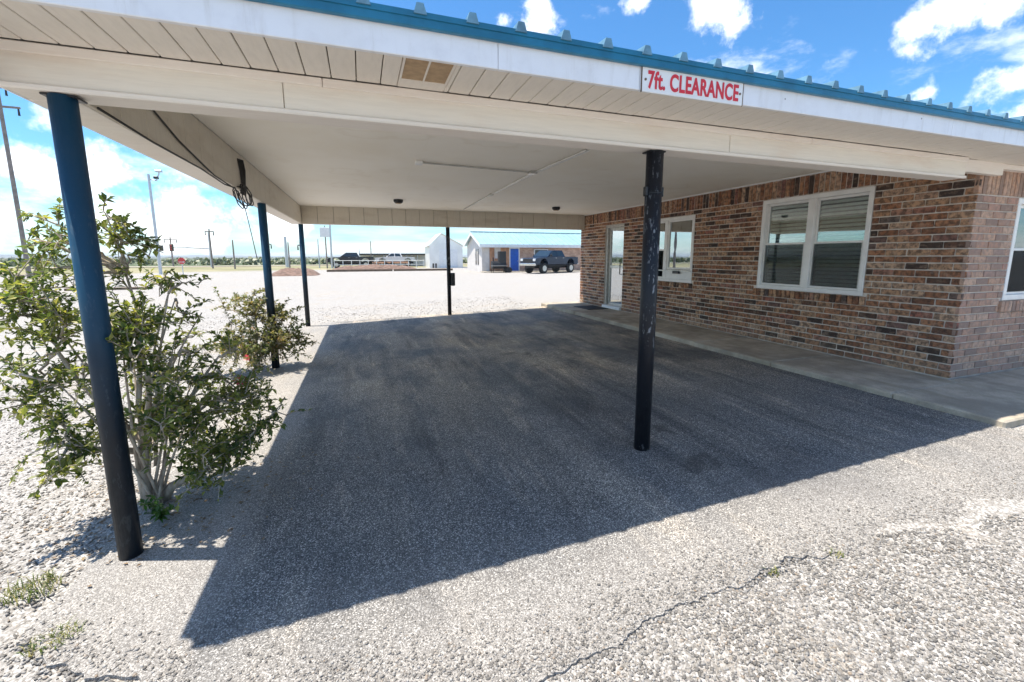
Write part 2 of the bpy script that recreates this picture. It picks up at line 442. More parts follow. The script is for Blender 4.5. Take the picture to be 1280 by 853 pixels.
class MB:
    def __init__(s): s.v, s.f = [], []

    def add(s, v, f):
        k = len(s.v); s.v += [tuple(p) for p in v]; s.f += [tuple(i + k for i in q) for q in f]; return s

    def box(s, a, b):
        (x0, y0, z0), (x1, y1, z1) = a, b
        return s.add([(x0, y0, z0), (x1, y0, z0), (x1, y1, z0), (x0, y1, z0), (x0, y0, z1), (x1, y0, z1), (x1, y1, z1), (x0, y1, z1)],
                     [(0, 3, 2, 1), (4, 5, 6, 7), (0, 1, 5, 4), (1, 2, 6, 5), (2, 3, 7, 6), (3, 0, 4, 7)])

    def cbox(s, a, b, c=.005):
        lo, hi = a, b
        v, idx = [], {}
        for sx in (0, 1):
            for sy in (0, 1):
                for sz in (0, 1):
                    sg = (sx, sy, sz)
                    for ax in range(3):
                        p = []
                        for k in range(3):
                            e = (lo[k], hi[k])[sg[k]]
                            p.append(e if k == ax else e + (c if sg[k] == 0 else -c))
                        idx[(sg, ax)] = len(v); v.append(p)
        f = []
        for ax in range(3):
            o = [k for k in range(3) if k != ax]
            for sd in (0, 1):
                q = []
                for (i, j) in ((0, 0), (1, 0), (1, 1), (0, 1)):
                    g = [0, 0, 0]; g[ax] = sd; g[o[0]] = i; g[o[1]] = j; q.append(idx[(tuple(g), ax)])
                if (sd == 0) == (ax != 1): q.reverse()
                f.append(q)
            for i in (0, 1):
                for j in (0, 1):
                    def G(e):
                        g = [0, 0, 0]; g[ax] = e; g[o[0]] = i; g[o[1]] = j; return tuple(g)
                    f.append([idx[(G(0), o[0])], idx[(G(1), o[0])], idx[(G(1), o[1])], idx[(G(0), o[1])]])
        for sx in (0, 1):
            for sy in (0, 1):
                for sz in (0, 1):
                    f.append([idx[((sx, sy, sz), k)] for k in range(3)])
        return s.add(v, f)

    def tube(s, path, rad, n=8, cap=True):
        P = [Vector(p) for p in path]
        if isinstance(rad, (int, float)): rad = [rad] * len(P)
        v, f = [], []
        ref = None
        for i, p in enumerate(P):
            d = (P[min(i + 1, len(P) - 1)] - P[max(i - 1, 0)]).normalized()
            if ref is None: ref = Vector((1, 0, 0)) if abs(d.x) < .8 else Vector((0, 1, 0))
            a = (ref - d * ref.dot(d)).normalized(); b = d.cross(a); ref = a
            for k in range(n):
                t = 2 * math.pi * k / n
                v.append(p + (a * math.cos(t) + b * math.sin(t)) * rad[i])
        for i in range(len(P) - 1):
            for k in range(n):
                f.append((i * n + k, i * n + (k + 1) % n, (i + 1) * n + (k + 1) % n, (i + 1) * n + k))
        if cap:
            f.append(tuple(range(n - 1, -1, -1))); f.append(tuple(range((len(P) - 1) * n, len(P) * n)))
        return s.add(v, f)

    def prism(s, poly, a, b, axis=1):
        """poly: 2-D outline; extruded along axis from a to b"""
        def P(u, w, t):
            return {0: (t, u, w), 1: (u, t, w), 2: (u, w, t)}[axis]
        n = len(poly)
        v = [P(u, w, a) for u, w in poly] + [P(u, w, b) for u, w in poly]
        f = [tuple(range(n)), tuple(range(2 * n - 1, n - 1, -1))]
        f += [(i, n + i, n + (i + 1) % n, (i + 1) % n) for i in range(n)]
        return s.add(v, f)

    def build(s, name, mat, parent=None, local=False, smooth=False, label=None, recalc=True, off=None):
        o_ = off if off is not None else (OFF.get(parent.name, (0, 0, 0)) if parent and not local else (0, 0, 0))
        me = bpy.data.meshes.new(name)
        if any(o_): me.from_pydata([(x - o_[0], y - o_[1], z - o_[2]) for x, y, z in s.v], [], s.f)
        else: me.from_pydata(s.v, [], s.f)
        if recalc:
            import bmesh
            bm = bmesh.new(); bm.from_mesh(me); bmesh.ops.recalc_face_normals(bm, faces=bm.faces); bm.to_mesh(me); bm.free()
        if smooth:
            me.polygons.foreach_set('use_smooth', [True] * len(me.polygons))
        me.materials.append(MAT[mat] if isinstance(mat, str) else mat)
        o = bpy.data.objects.new(name, me); col.objects.link(o)
        if parent:
            o.parent = parent
            OFF[o.name] = o_ if not local else (0, 0, 0)
        if label: o['label'] = label
        return o


def thing(name, label, cat, loc=(0, 0, 0), rz=0, group=None):
    o = bpy.data.objects.new(name, None); col.objects.link(o)
    o.location = loc; o.rotation_euler = (0, 0, rz); o.empty_display_size = .2
    o['label'] = label; o['category'] = cat
    if group: o['group'] = group
    OFF[o.name] = loc
    return o


def tag(o, label, cat, group=None):
    o['label'] = label; o['category'] = cat
    if group: o['group'] = group
    return o


def structure(o): o['kind'] = 'structure'; return o
def stuff(o): o['kind'] = 'stuff'; return o


def sstep(x, a, b):
    t = min(1, max(0, (x - a) / (b - a))); return t * t * (3 - 2 * t)


def PADZ(x, y): return .034 * x - .004 * (y - 2.4)


def GZ(x, y):
    """terrain height: near the canopy it falls gently away from the office, then a level lot"""
    xn = min(4.6, max(-9, x)); yn = min(14, max(-6, y))
    near = .034 * xn - .004 * (yn - 2.4) - .016
    # gravel has drifted over the worn right end of the pad; a washed-out rut at the left end
    near += .018 * sstep(x, 1.5, 2.3) * (1 - sstep(y, .85 + .1 * math.sin(x * 5.1), 1.45 + .12 * math.sin(x * 3.3)))
    near += .0135 * (1 - sstep(y, 1.0, 1.6)) * sstep(x, -1, -.4) * (.58 + .75 * math.sin(x * 4.3 + .9) * math.sin(x * 1.9 + 1.2) + .3 * math.sin(x * 11.0))
    q = (x + 1.42) * .75 - (y - 2.12) * .66
    near -= .05 * math.exp(-(q / .09) ** 2) * (1 - sstep(abs((x + 1.42) * .66 + (y - 2.12) * .75), .2, .45))
    d = max(abs(x - 1) - 10, 0, y - 12, -6 - y)
    w = 1 - sstep(d, 0, 16)
    z = near * w + (-.09) * (1 - w)
    if y > 60 or x < -40: z -= .004 * max(0, max(y - 60, -40 - x)) * (1 if y < 400 else 400 / max(y, 1))
    return z


# ------------------------------------------------------------------ ground
def axis(vals):
    out = []
    for a, b, st in vals:
        k = a
        while k < b - 1e-6: out.append(k); k += st
    out.append(vals[-1][1]); return out


gx = axis([(-4000, -500, 500), (-500, -60, 40), (-60, -10, 5), (-10, -3, 1), (-3, 5, .125), (5, 6, .5), (6, 16, 2), (16, 60, 4), (60, 500, 40), (500, 4000, 500)])
gy = axis([(-3000, -200, 400), (-200, -20, 20), (-20, -3, 2), (-3, 0, .5), (0, 3.5, .125), (3.5, 13, .5), (13, 35, 2), (35, 100, 5), (100, 500, 40), (500, 5000, 500)])
m = MB()
for y in gy:
    for x in gx: m.v.append((x, y, GZ(x, y)))
W = len(gx)
for j in range(len(gy) - 1):
    for i in range(W - 1): m.f.append((j * W + i, j * W + i + 1, (j + 1) * W + i + 1, (j + 1) * W + i))
structure(m.build('ground', 'gravel', recalc=False, smooth=True))

# chip-sealed pad with a crumbled edge
edge = []
def rag(p, q, n, amp):
    n *= 3; dx, dy = q[0] - p[0], q[1] - p[1]; L = math.hypot(dx, dy)
    ph = [rng.uniform(0, 6.28) for _ in range(4)]
    for k in range(n):
        t = k / n; u = t * L
        e = amp * (math.sin(u * 9 + ph[0]) + .6 * math.sin(u * 23 + ph[1]) + .35 * math.sin(u * 57 + ph[2])) * min(1, 6 * t, 6 * (1 - t)) + rng.gauss(0, amp * .22)
        edge.append((p[0] + dx * t - dy / L * e, p[1] + dy * t + dx / L * e))
rag((-1.30, 1.98), (-.55, 1.42), 16, .02)
rag((-.55, 1.42), (-.13, 1.33), 10, .018)
rag((-.13, 1.33), (.42, 1.12), 16, .014)
rag((.42, 1.12), (1.02, 1.21), 16, .012)
rag((1.02, 1.21), (1.62, 1.24), 16, .016)
rag((1.62, 1.24), (2.5, 1.16), 14, .03)
rag((2.5, 1.16), (3.3, .92), 10, .04)
rag((3.3, .92), (4.40, 1.02), 10, .05)
edge.append((4.42, 1.1))
edge.append((4.42, 10.25))
rag((4.42, 10.3), (-1.2, 10.45), 50, .03)
rag((-1.2, 10.4), (-1.30, 1.98), 70, .025)
m = MB()
n = len(edge)
c = len(edge)
top = [(x, y, PADZ(x, y)) for x, y in edge]; bot = [(x, y, PADZ(x, y) - .05) for x, y in edge]
m.add(top + bot, [tuple(range(n))] + [(i, n + i, n + (i + 1) % n, (i + 1) % n) for i in range(n)])
structure(m.build('asphalt_drive', 'asphalt'))

# sidewalk of poured slabs
sw = bpy.data.objects.new('sidewalk', None); col.objects.link(sw); structure(sw)
ys = [1.66, 2.39, 3.62, 4.85, 6.08, 7.31, 8.54, 9.75, 10.45]
for a, b in zip(ys, ys[1:]):
    MB().cbox((4.385 + rng.uniform(-.004, .004), a + .004, -.1), (5.40, b - .004, .2 + rng.uniform(-.003, .003)), .012).build('slab', 'concrete', sw)
for a, b in ((5.408, 7.0), (7.0, 8.6), (8.6, 10.2)):
    MB().cbox((a, 1.664, -.1), (b - .008, 2.49, .199), .012).build('slab', 'concrete', sw)

# loose limestone in the near lot (too many to count)
def stones(name, spots, parent=None):
    """spots: array of x,y,size"""
    n = len(spots)
    base = np.array([(-1, -1, -1), (1, -1, -1), (1, 1, -1), (-1, 1, -1), (-1, -1, 1), (1, -1, 1), (1, 1, 1), (-1, 1, 1)], float) * .5
    F = np.array([(0, 3, 2, 1), (4, 5, 6, 7), (0, 1, 5, 4), (1, 2, 6, 5), (2, 3, 7, 6), (3, 0, 4, 7)])
    V = base[None] + nrng.uniform(-.24, .24, (n, 8, 3))
    V *= nrng.uniform(.55, 1.0, (n, 1, 3)) * np.array([1.15, 1.0, .7])
    a = nrng.uniform(0, 6.28, n); tl = nrng.uniform(-.5, .5, n)
    ca, sa, ct, st = np.cos(a), np.sin(a), np.cos(tl), np.sin(tl)
    y = V[:, :, 1] * ct[:, None] - V[:, :, 2] * st[:, None]; z = V[:, :, 1] * st[:, None] + V[:, :, 2] * ct[:, None]; x = V[:, :, 0]
    X = x * ca[:, None] - y * sa[:, None]; Y = x * sa[:, None] + y * ca[:, None]
    s = spots[:, 2][:, None]
    zz = np.array([spots[i, 3] for i in range(n)])
    P = np.stack([X * s + spots[:, 0][:, None], Y * s + spots[:, 1][:, None], z * s + zz[:, None] + s * .16], 2).reshape(-1, 3)
    faces = (F[None] + (np.arange(n) * 8)[:, None, None]).reshape(-1, 4)
    me = bpy.data.meshes.new(name)
    me.vertices.add(len(P)); me.vertices.foreach_set('co', P.ravel())
    me.loops.add(faces.size); me.loops.foreach_set('vertex_index', faces.ravel())
    me.polygons.add(len(faces)); me.polygons.foreach_set('loop_start', np.arange(0, faces.size, 4)); me.polygons.foreach_set('loop_total', np.full(len(faces), 4))
    me.update(); me.validate()
    me.materials.append(MAT['stone'])
    o = bpy.data.objects.new(name, me); col.objects.link(o); o['kind'] = 'stuff'; return o


EA = np.array(edge)
def inpad(x, y):
    c = False; n = len(edge); j = n - 1
    for i in range(n):
        xi, yi = edge[i]; xj, yj = edge[j]
        if (yi > y) != (yj > y) and x < (xj - xi) * (y - yi) / (yj - yi) + xi: c = not c
        j = i
    return c
sp = []
def scatter(x0, x1, y0, y1, n, s0, s1, keep):
    for _ in range(n):
        x, y = rng.uniform(x0, x1), rng.uniform(y0, y1)
        if rng.random() < keep(x, y): sp.append((x, y, s0 + (s1 - s0) * rng.random() ** 2.2))
dens = lambda x, y: min(1, 1.6 / max(.3, math.hypot(x, y) - .4)) ** 1.1
scatter(-.6, 5.5, .2, 1.5, 120000, .0035, .0125, lambda x, y: 0 if inpad(x, y) else dens(x, y))
scatter(-4.2, -.4, .9, 9, 120000, .005, .0165, lambda x, y: 0 if inpad(x, y) else dens(x, y))
scatter(-5, 4.5, 10.3, 14, 6000, .01, .024, lambda x, y: .5)
sp = [(x, y, s, GZ(x, y)) for x, y, s in sp]
# crumbs lying on the broken rim of the pad
for i in range(0, 300):
    ex, ey = edge[i]
    for _ in range(8 if rng.random() < .7 else 16):
        x, y = ex + rng.gauss(0, .05), ey + abs(rng.gauss(0, .10))
        if inpad(x, y): sp.append((x, y, rng.uniform(.004, .011), PADZ(x, y)))
for _ in range(9000):
    x, y = rng.uniform(-1.2, 4.3), 1.15 + abs(rng.gauss(0, .16 + .12 * math.sin(_ * .37) ** 2))
    if inpad(x, y): sp.append((x, y, rng.uniform(.002, .0075), PADZ(x, y)))
for i in range(0, 300):
    ex, ey = edge[i]
    for _ in range(5):
        x, y = ex + rng.gauss(0, .012), ey - abs(rng.gauss(0, .010))
        if math.sin(ex * 9) > -.45: sp.append((x, y, rng.uniform(.005, .013), max(GZ(x, y), PADZ(x, y) - .012)))
stones('gravel_stones', np.array(sp))

# ------------------------------------------------------------------ brick office
XW, YC, YE, SW = 5.41, 2.494, 10.25, .2
office = thing('brick_office', 'brown brick office building on the right with white framed windows', 'building', (XW, YC, SW))
WIN1 = (3.37, 4.81, .94, 2.174)
WIN2 = (6.14, 7.56, .93, 2.1035)
DOOR = (8.28, 9.04, .2, 2.1035)
WINB = (6.10, 7.55, .95, 1.9625)         # x0, x1 on the wall that faces the camera


def pieces(lo, hi, z0, z1, ops):
    out, k = [], lo
    for a, b, c, d in sorted(ops):
        out.append((k, a, z0, z1))
        if c > z0 + .01: out.append((a, b, z0, c))
        if d < z1 - .01: out.append((a, b, d, z1))
        k = b
    out.append((k, hi, z0, z1)); return out


mA = MB()
for a, b, c, d in pieces(YC + .012, YE, -.1, 2.44, [WIN1, WIN2, DOOR]): mA.box((XW + .009, a, c), (XW + .2, b, d))
wallA = mA.build('brick_wall', 'mortar', office, label='wall under the canopy, holding a door and two windows')
mB = MB()
for a, b, c, d in pieces(XW + .2, 10.2, -.1, 2.205, [WINB]): mB.box((a, YC + .0135, c), (b, YC + .2, d))
wallB = mB.build('brick_wall', 'mortar', office, label='wall facing out from the corner, with one window')
# shell behind the walls
mS = MB()
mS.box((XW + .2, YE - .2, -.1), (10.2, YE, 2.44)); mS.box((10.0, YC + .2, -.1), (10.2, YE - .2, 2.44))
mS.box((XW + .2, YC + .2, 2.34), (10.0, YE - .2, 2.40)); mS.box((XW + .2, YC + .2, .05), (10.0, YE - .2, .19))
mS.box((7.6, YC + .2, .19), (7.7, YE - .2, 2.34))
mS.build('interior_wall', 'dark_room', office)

# bricks: courses of .07, stretchers of .2
CO, BL, GAP = .0705, .2, .0115
bricks = []            # (wall, along0, along1, z0, z1)


def lay(wall, lo, hi, z0, z1, ops, half_at):
    k, z = 0, z0
    while z + CO <= z1 + .02:
        zz0, zz1 = z + GAP / 2, min(z + CO, z1) - GAP / 2
        if zz1 - zz0 < .02: break
        free = [(lo, hi)]
        for a, b, c, d in ops:
            if c < zz1 - .012 and d > zz0 + .012:
                nf = []
                for p, q in free:
                    if b <= p or a >= q: nf.append((p, q)); continue
                    if a > p: nf.append((p, a))
                    if b < q: nf.append((b, q))
                free = nf
        s = lo - (BL / 2 if k % 2 else 0) - half_at
        while s < hi:
            for p, q in free:
                a, b = max(s, p), min(s + BL, q)
                if b - a > .03: bricks.append((wall, a + GAP / 2 if a > lo + .001 else a, b - GAP / 2, zz0, zz1))
            s += BL
        z += CO; k += 1


sillA, sillB = (WIN1[0] - .04, WIN1[1] + .04, .8345, WIN1[2]), (WIN2[0] - .03, WIN2[1] + .03, .8345, WIN2[2])
sillC = (WINB[0] - .04, WINB[1] + .04, .8345, WINB[2])
lay('A', YC, YE, SW, 2.174, [WIN1, WIN2, DOOR, sillA, sillB], 0)
lay('B', XW, 9.0, SW, 1.9625, [WINB, sillC], .1)
SO = .0655
y = YC + .02
while y < YE - SO:                                      # soldier course along the ceiling
    bricks.append(('A', y + GAP / 2, y + SO - GAP / 2, 2.181, 2.405)); y += SO
x = XW
while x < 9.0:
    bricks.append(('B', x + (GAP / 2 if x > XW else 0), x + SO - GAP / 2, 1.970, 2.196)); x += SO
for (a, b, c, d), w in ((sillA, 'SA'), (sillB, 'SA'), (sillC, 'SB')):
    k = int((b - a) / SO); st = (b - a) / k
    for i in range(k): bricks.append((w, a + i * st + GAP / 2, a + (i + 1) * st - GAP / 2, c + .004, d - .004))
camp = Vector((0, 0, 1.4))


def bsize(b):
    w, a0, a1, z0, z1 = b
    ya = (a0 + a1) / 2; zz = (z0 + z1) / 2
    p = Vector((XW, ya, zz)) if 'A' in w else Vector((ya, YC, zz))
    d = p - camp
    nrm = Vector((-1, 0, 0)) if 'A' in w else Vector((0, -1, 0))
    if 'B' in w and p.x > 6.35: return 0
    if 'A' in w and zz > 2.2 and p.y < 4.0: return 0
    if 'A' in w and (zz - 1.4) > .66 * d.length / 2.9 * 1.25 and p.y < 2.9: return 0
    return (a1 - a0) * (z1 - z0) * abs(d.normalized().dot(nrm)) / d.length_squared


bricks.sort(key=bsize, reverse=True)
BM, BMW = [], []
for k in range(6):                                       # six worn brick shapes, unit sized
    q = MB(); q.cbox((-.5, -.5, -.5), (.5, .5, .5), .045)
    q.v = [(a + rng.uniform(-.02, .02), b, c + rng.uniform(-.03, .03)) for a, b, c in q.v]
    for lst, mt in ((BM, 'brick'), (BMW, 'brick_skylit')):
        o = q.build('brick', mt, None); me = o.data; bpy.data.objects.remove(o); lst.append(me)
rest = {'A': MB(), 'B': MB()}
DEP = .03
for i, (w, a0, a1, z0, z1) in enumerate(bricks):
    j = rng.uniform(-.002, .0015); pr = .018 if w[0] == 'S' else 0
    if 'A' in w: lo = (XW - pr + j, a0, z0); hi = (XW + DEP, a1, z1)
    else: lo = (a0, YC - pr + j, z0); hi = (a1, YC + .035, z1)
    par = wallA if 'A' in w else wallB
    if i < 300:
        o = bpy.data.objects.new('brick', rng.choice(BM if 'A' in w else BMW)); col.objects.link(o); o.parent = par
        o.location = ((lo[0] + hi[0]) / 2 - XW, (lo[1] + hi[1]) / 2 - YC, (lo[2] + hi[2]) / 2 - SW)
        sc = [hi[q] - lo[q] for q in range(3)]
        if 'A' in w: o.rotation_euler = (0, 0, math.pi / 2); o.scale = (sc[1], sc[0], sc[2])
        else: o.scale = sc
    else:
        rest['A' if 'A' in w else 'B'].cbox(lo, hi, .004)
for k, par in (('A', wallA), ('B', wallB)):
    stuff(rest[k].build('brickwork', 'brick' if k == 'A' else 'brick_skylit', par))


def frame_rect(mb, plane, a0, a1, z0, z1, w, d0, d1, c=.004):
    """rectangular ring, members of width w; plane 'A' lies in y-z, 'B' in x-z"""
    def B(p0, p1, q0, q1):
        if plane == 'A': mb.cbox((d0, p0, q0), (d1, p1, q1), c)
        else: mb.cbox((p0, d0, q0), (p1, d1, q1), c)
    B(a0, a1, z1 - w, z1); B(a0, a1, z0, z0 + w); B(a0, a0 + w, z0 + w, z1 - w); B(a1 - w, a1, z0 + w, z1 - w)


def AB(plane, p0, p1, q0, q1, d0, d1):
    return ((d0, p0, q0), (d1, p1, q1)) if plane == 'A' else ((p0, d0, q0), (p1, d1, q1))


def double_window(plane, rect, base, blinds=True, label=None):
    a0, a1, z0, z1 = rect
    m = MB(); frame_rect(m, plane, a0 + .004, a1 - .004, z0 + .002, z1 - .004, .055, base - .012, base + .06)
    mid = (a0 + a1) / 2
    m.cbox(*AB(plane, mid - .045, mid + .045, z0 + .057, z1 - .059, base - .008, base + .06), .004)
    w = m.build('window', 'vinyl', office, label=label)
    zm = z0 + (z1 - z0) * .5
    for p, q in ((a0 + .06, mid - .046), (mid + .046, a1 - .06)):
        m = MB(); frame_rect(m, plane, p, q, z0 + .058, zm + .02, .028, base + .012, base + .034)
        m.build('sash', 'vinyl', w)
        m = MB(); frame_rect(m, plane, p, q, zm - .02, z1 - .06, .03, base + .036, base + .056)
        m.build('sash', 'vinyl', w)
        MB().box(*AB(plane, p + .03, q - .03, zm + .01, z1 - .09, base + .044, base + .048)).build('pane', 'glass', w)
        MB().box(*AB(plane, p + .028, q - .028, z0 + .086, zm - .008, base + .026, base + .029)).build('pane', 'screened_glass', w)
        MB().box(*AB(plane, p + .026, q - .026, z0 + .084, zm - .006, base + .004, base + .0055)).build('insect_screen', 'screen', w)
        if blinds:
            m = MB(); zz = z0 + .09
            while zz < z1 - .09:
                h = .033; t = .026
                if plane == 'A': m.add([(base + .085, p + .01, zz), (base + .085, q - .01, zz), (base + .085 + t, q - .01, zz + h), (base + .085 + t, p + .01, zz + h)], [(0, 1, 2, 3)])
                else: m.add([(p + .01, base + .085, zz), (q - .01, base + .085, zz), (q - .01, base + .085 + t, zz + h), (p + .01, base + .085 + t, zz + h)], [(0, 1, 2, 3)])
                zz += .048
            stuff(m.build('blind', 'blind', w, recalc=False))
    return w


double_window('A', WIN1, XW + .012, label='large four pane window with blinds, nearest the corner')
double_window('B', WINB, YC + .012, label='window on the outer wall, right of the corner')
# the service window: left sash pair and a drive-up pane over a white panel
a0, a1, z0, z1 = WIN2; base = XW + .012; mid = 6.88
m = MB(); frame_rect(m, 'A', a0 + .004, a1 - .004, z0 + .002, z1 - .004, .05, base - .012, base + .06)
m.cbox((base - .008, mid - .04, z0 + .052), (base + .06, mid + .04, z1 - .054), .004)
sw2 = m.build('window', 'vinyl', office, label='service window behind the black post, white panel below its right pane')
m = MB(); frame_rect(m, 'A', a0 + .055, mid - .041, 1.16, z1 - .055, .03, base + .008, base + .05); m.build('sash', 'vinyl', sw2)
MB().box((base + .03, a0 + .085, 1.19), (base + .034, mid - .07, z1 - .085)).build('pane', 'door_glass', sw2)
MB().cbox((base - .004, a0 + .055, z0 + .053), (base + .05, mid - .041, 1.155), .004).build('panel', 'vinyl', sw2)
MB().cbox((base - .03, a0 + .03, 1.125), (base + .01, 7.5, 1.145), .003).build('handrail', 'alu', sw2)
MB().cbox((base - .055, a0 + .30, 1.085), (base - .012, a0 + .46, 1.135), .006).build('pass_tray', 'black_metal', sw2)
m = MB(); frame_rect(m, 'A', mid + .041, a1 - .055, 1.50, z1 - .055, .03, base + .03, base + .055); m.build('sash', 'vinyl', sw2)
m = MB(); frame_rect(m, 'A', mid + .041, a1 - .055, z0 + .053, 1.53, .03, base + .006, base + .028); m.build('sash', 'vinyl', sw2)
MB().box((base + .04, mid + .07, 1.53), (base + .044, a1 - .085, z1 - .085)).build('pane', 'door_glass', sw2)
MB().box((base + .016, mid + .07, z0 + .083), (base + .019, a1 - .085, 1.50)).build('insect_screen', 'screen', sw2)

# door
a0, a1, z0, z1 = DOOR; base = XW + .03
m = MB(); m.cbox((base, a0 + .003, .2), (base + .12, a0 + .05, z1 - .004), .003); m.cbox((base, a1 - .05, .2), (base + .12, a1 - .003, z1 - .004), .003)
m.cbox((base, a0 + .05, z1 - .055), (base + .12, a1 - .05, z1 - .004), .003)
dfr = m.build('door', 'alu', office, label='glazed aluminium door at the far end of the wall')
b2 = base + .05
m = MB(); frame_rect(m, 'A', a0 + .055, a1 - .055, .27, z1 - .06, .06, b2, b2 + .045); m.cbox((b2, a0 + .115, 1.13), (b2 + .045, a1 - .115, 1.19), .003)
m.build('leaf_frame', 'alu', dfr)
MB().box((b2 + .02, a0 + .115, 1.19), (b2 + .026, a1 - .115, z1 - .12)).build('pane', 'door_glass', dfr)
MB().box((b2 + .02, a0 + .115, .33), (b2 + .026, a1 - .115, 1.13)).build('pane', 'door_glass', dfr)
MB().cbox((XW - .05, a0 + .006, .201), (b2 + .04, a1 - .006, .265), .006).build('threshold', 'white', dfr)
MB().tube([(b2, a0 + .15, 1.0), (b2 - .05, a0 + .15, 1.0), (b2 - .05, a0 + .15, 1.25), (b2, a0 + .15, 1.25)], .012, 8).build('handle', 'black_metal', dfr)

# frieze, eave and roof of the office itself
MB().cbox((4.985, 2.43, 2.13), (XW + .2, 2.49, 2.238), .004).build('frieze', 'trim', office)
MB().cbox((XW + .2, 2.436, 2.19), (10.3, 2.52, 2.236), .004).build('frieze', 'trim', office)
XJ = 5.2
def roofz(y): return 2.385 + (min(y, 6.1) - 1.955) * .09 if y < 6.1 else 2.385 + 4.145 * .09 - (y - 6.1) * .068
def roof(x0, x1, par, mfa):
    m = MB()
    m.prism([(1.957, 2.362), (1.957, 2.385), (6.1, roofz(6.1)), (10.3, roofz(10.3)), (10.3, roofz(10.3) - .02), (6.1, roofz(6.1) - .02), (1.99, 2.362)], x0, x1, 0)
    rp = m.build('roof_panel', 'blue_metal', par)
    xs_ = -1.25
    while xs_ < x1 - .05:
        if xs_ > x0 + .03:
            m = MB()
            for (ya, yb) in ((1.950, 6.1), (6.1, 10.3)):
                za, zb = roofz(ya) + .0005, roofz(yb) + .0005
                pr = [(-.027, -.012), (.027, -.012), (.014, .029), (-.014, .029)]
                m.add([(xs_ + u, ya, za + w) for u, w in pr] + [(xs_ + u, yb, zb + w) for u, w in pr], [(0, 1, 2, 3), (7, 6, 5, 4), (0, 4, 5, 1), (1, 5, 6, 2), (2, 6, 7, 3), (3, 7, 4, 0)])
            m.build('roof_rib', 'rib_metal', rp)
        xs_ += .2185
    MB().cbox((x0, 1.962, 2.328), (x1, 1.9865, 2.384), .004).build('drip_edge', 'blue_metal', par)
roof(XJ + .003, 10.5, office, None)
MB().cbox((XJ + .003, 1.988, 2.222), (10.5, 2.012, 2.36), .003).build('fascia_board', 'fascia', office)
MB().cbox((XJ + .003, 2.013, 2.2375), (10.5, 2.5, 2.252), .003).build('soffit', 'soffit', office)

# ------------------------------------------------------------------ canopy (carport)
canopy = thing('carport', 'white drive-through canopy with blue roof edge on round steel posts', 'carport', (1.8, 6, 0))
def post(x, y, r, mat, label, scuff=False):
    z0 = PADZ(x, y) - .03
    m = MB(); m.tube([(x, y, z0), (x, y, 2.056)], r, 24)
    p = m.build('post', mat, canopy, smooth=False, label=label)
    for f in p.data.polygons: f.use_smooth = len(f.vertices) == 4
    return p
p1 = post(-1.133, 2.438, .047, 'post_blue', 'dark blue corner post beside the big shrub')
p2 = post(-1.133, 6.317, .047, 'post_blue', 'middle post of the left row, in a shrub')
p3 = post(-1.133, 10.10, .047, 'post_blue', 'far left post')
p4 = post(1.913, 10.10, .045, 'post_black', 'thin far post with a small electric box')
p5 = post(1.803, 2.438, .054, 'post_black', 'black post with scuffed paint in front of the office')
MB().cbox((1.955, 10.045, .72), (2.05, 10.14, 1.02), .012).build('electric_box', 'black_metal', p4)
m = MB()
for s in (-1, 1): m.cbox((1.803 + s * .059 - .009, 2.42, 1.78), (1.803 + s * .059 + .009, 2.455, 1.84), .004)
m.tube([(1.803, 2.438, 1.795), (1.803, 2.438, 1.80)], .0552, 24)
m.build('strap', 'black_metal', p5)
for x, y in ((-1.133, 2.438), (1.803, 2.438)):
    MB().cbox((x - .058, y - .035, 2.05), (x + .058, y + .058, 2.0585), .003).build('top_plate', 'black_metal', p1 if x < 0 else p5)

# front beam: siding face in two lengths, trims above and below
BXL, BXR, BF = -1.30, 4.97, 2.396
for a, b in ((BXL, -.302), (-.299, 2.36), (2.363, BXR)):
    MB().cbox((a, BF, 2.083), (b, BF + .13, 2.2), .003).build('beam_siding', 'siding', canopy)
for a, b in ((BXL - .004, -.13), (-.128, 3.1), (3.102, BXR + .002)):
    MB().cbox((a, BF - .012, 2.196), (b, BF + .02, 2.2365), .004).build('beam_trim', 'trim', canopy)
MB().cbox((BXL - .003, BF - .014, 2.06), (BXR + .003, BF + .018, 2.0835), .006).build('beam_trim', 'trim', canopy)
MB().cbox((BXL, BF + .0185, 2.064), (BXR, BF + .155, 2.0825), .003).build('beam_underside', 'trim', canopy)
MB().box((BXL + .01, BF + .131, 2.084), (BXR, BF + .15, 2.43)).build('beam_back', 'ceiling', canopy)

# side beam (left) with its vertical boards, and the rear beam
MB().cbox((-1.302, 2.555, 2.062), (-1.118, 10.2, 2.078), .004).build('beam_underside', 'trim', canopy)
MB().cbox((-1.322, 2.0, 2.066), (-1.3045, 10.25, 2.36), .004).build('rake_board', 'fascia', canopy)
m = MB(); m.prism([(1.99, 2.36), (6.1, roofz(6.1) - .021), (10.25, roofz(10.25) - .021), (10.25, 2.36)], -1.318, -1.306, 0)
m.build('gable_panel', 'fascia', canopy)
y = 2.555; k = 0
while y < 10.0:
    w = rng.choice((.30, .30, .31, .29))
    b = min(y + w - .006, 10.045)
    MB().cbox((-1.122 + rng.uniform(-.003, .003), y, 2.0635 + rng.uniform(0, .004)), (-1.104, b, 2.4235), .003).build('plank', 'beam_plank', canopy); y += w
MB().box((-1.30, 2.56, 2.0785), (-1.123, 10.05, 2.43)).build('beam_core', 'dark_wood', canopy)
x = -1.098
while x < XW - .03:
    w = rng.choice((.30, .30, .31, .29)); b = min(x + w - .006, XW - .012)
    if b - x > .04: MB().cbox((x, 10.035, 2.0625 + rng.uniform(0, .005)), (b, 10.055 + rng.uniform(-.002, .002), 2.437), .003).build('plank', 'beam_plank', canopy)
    x += w
MB().box((-1.10, 10.058, 2.08), (XW - .012, 10.2, 2.43)).build('beam_core', 'dark_wood', canopy)
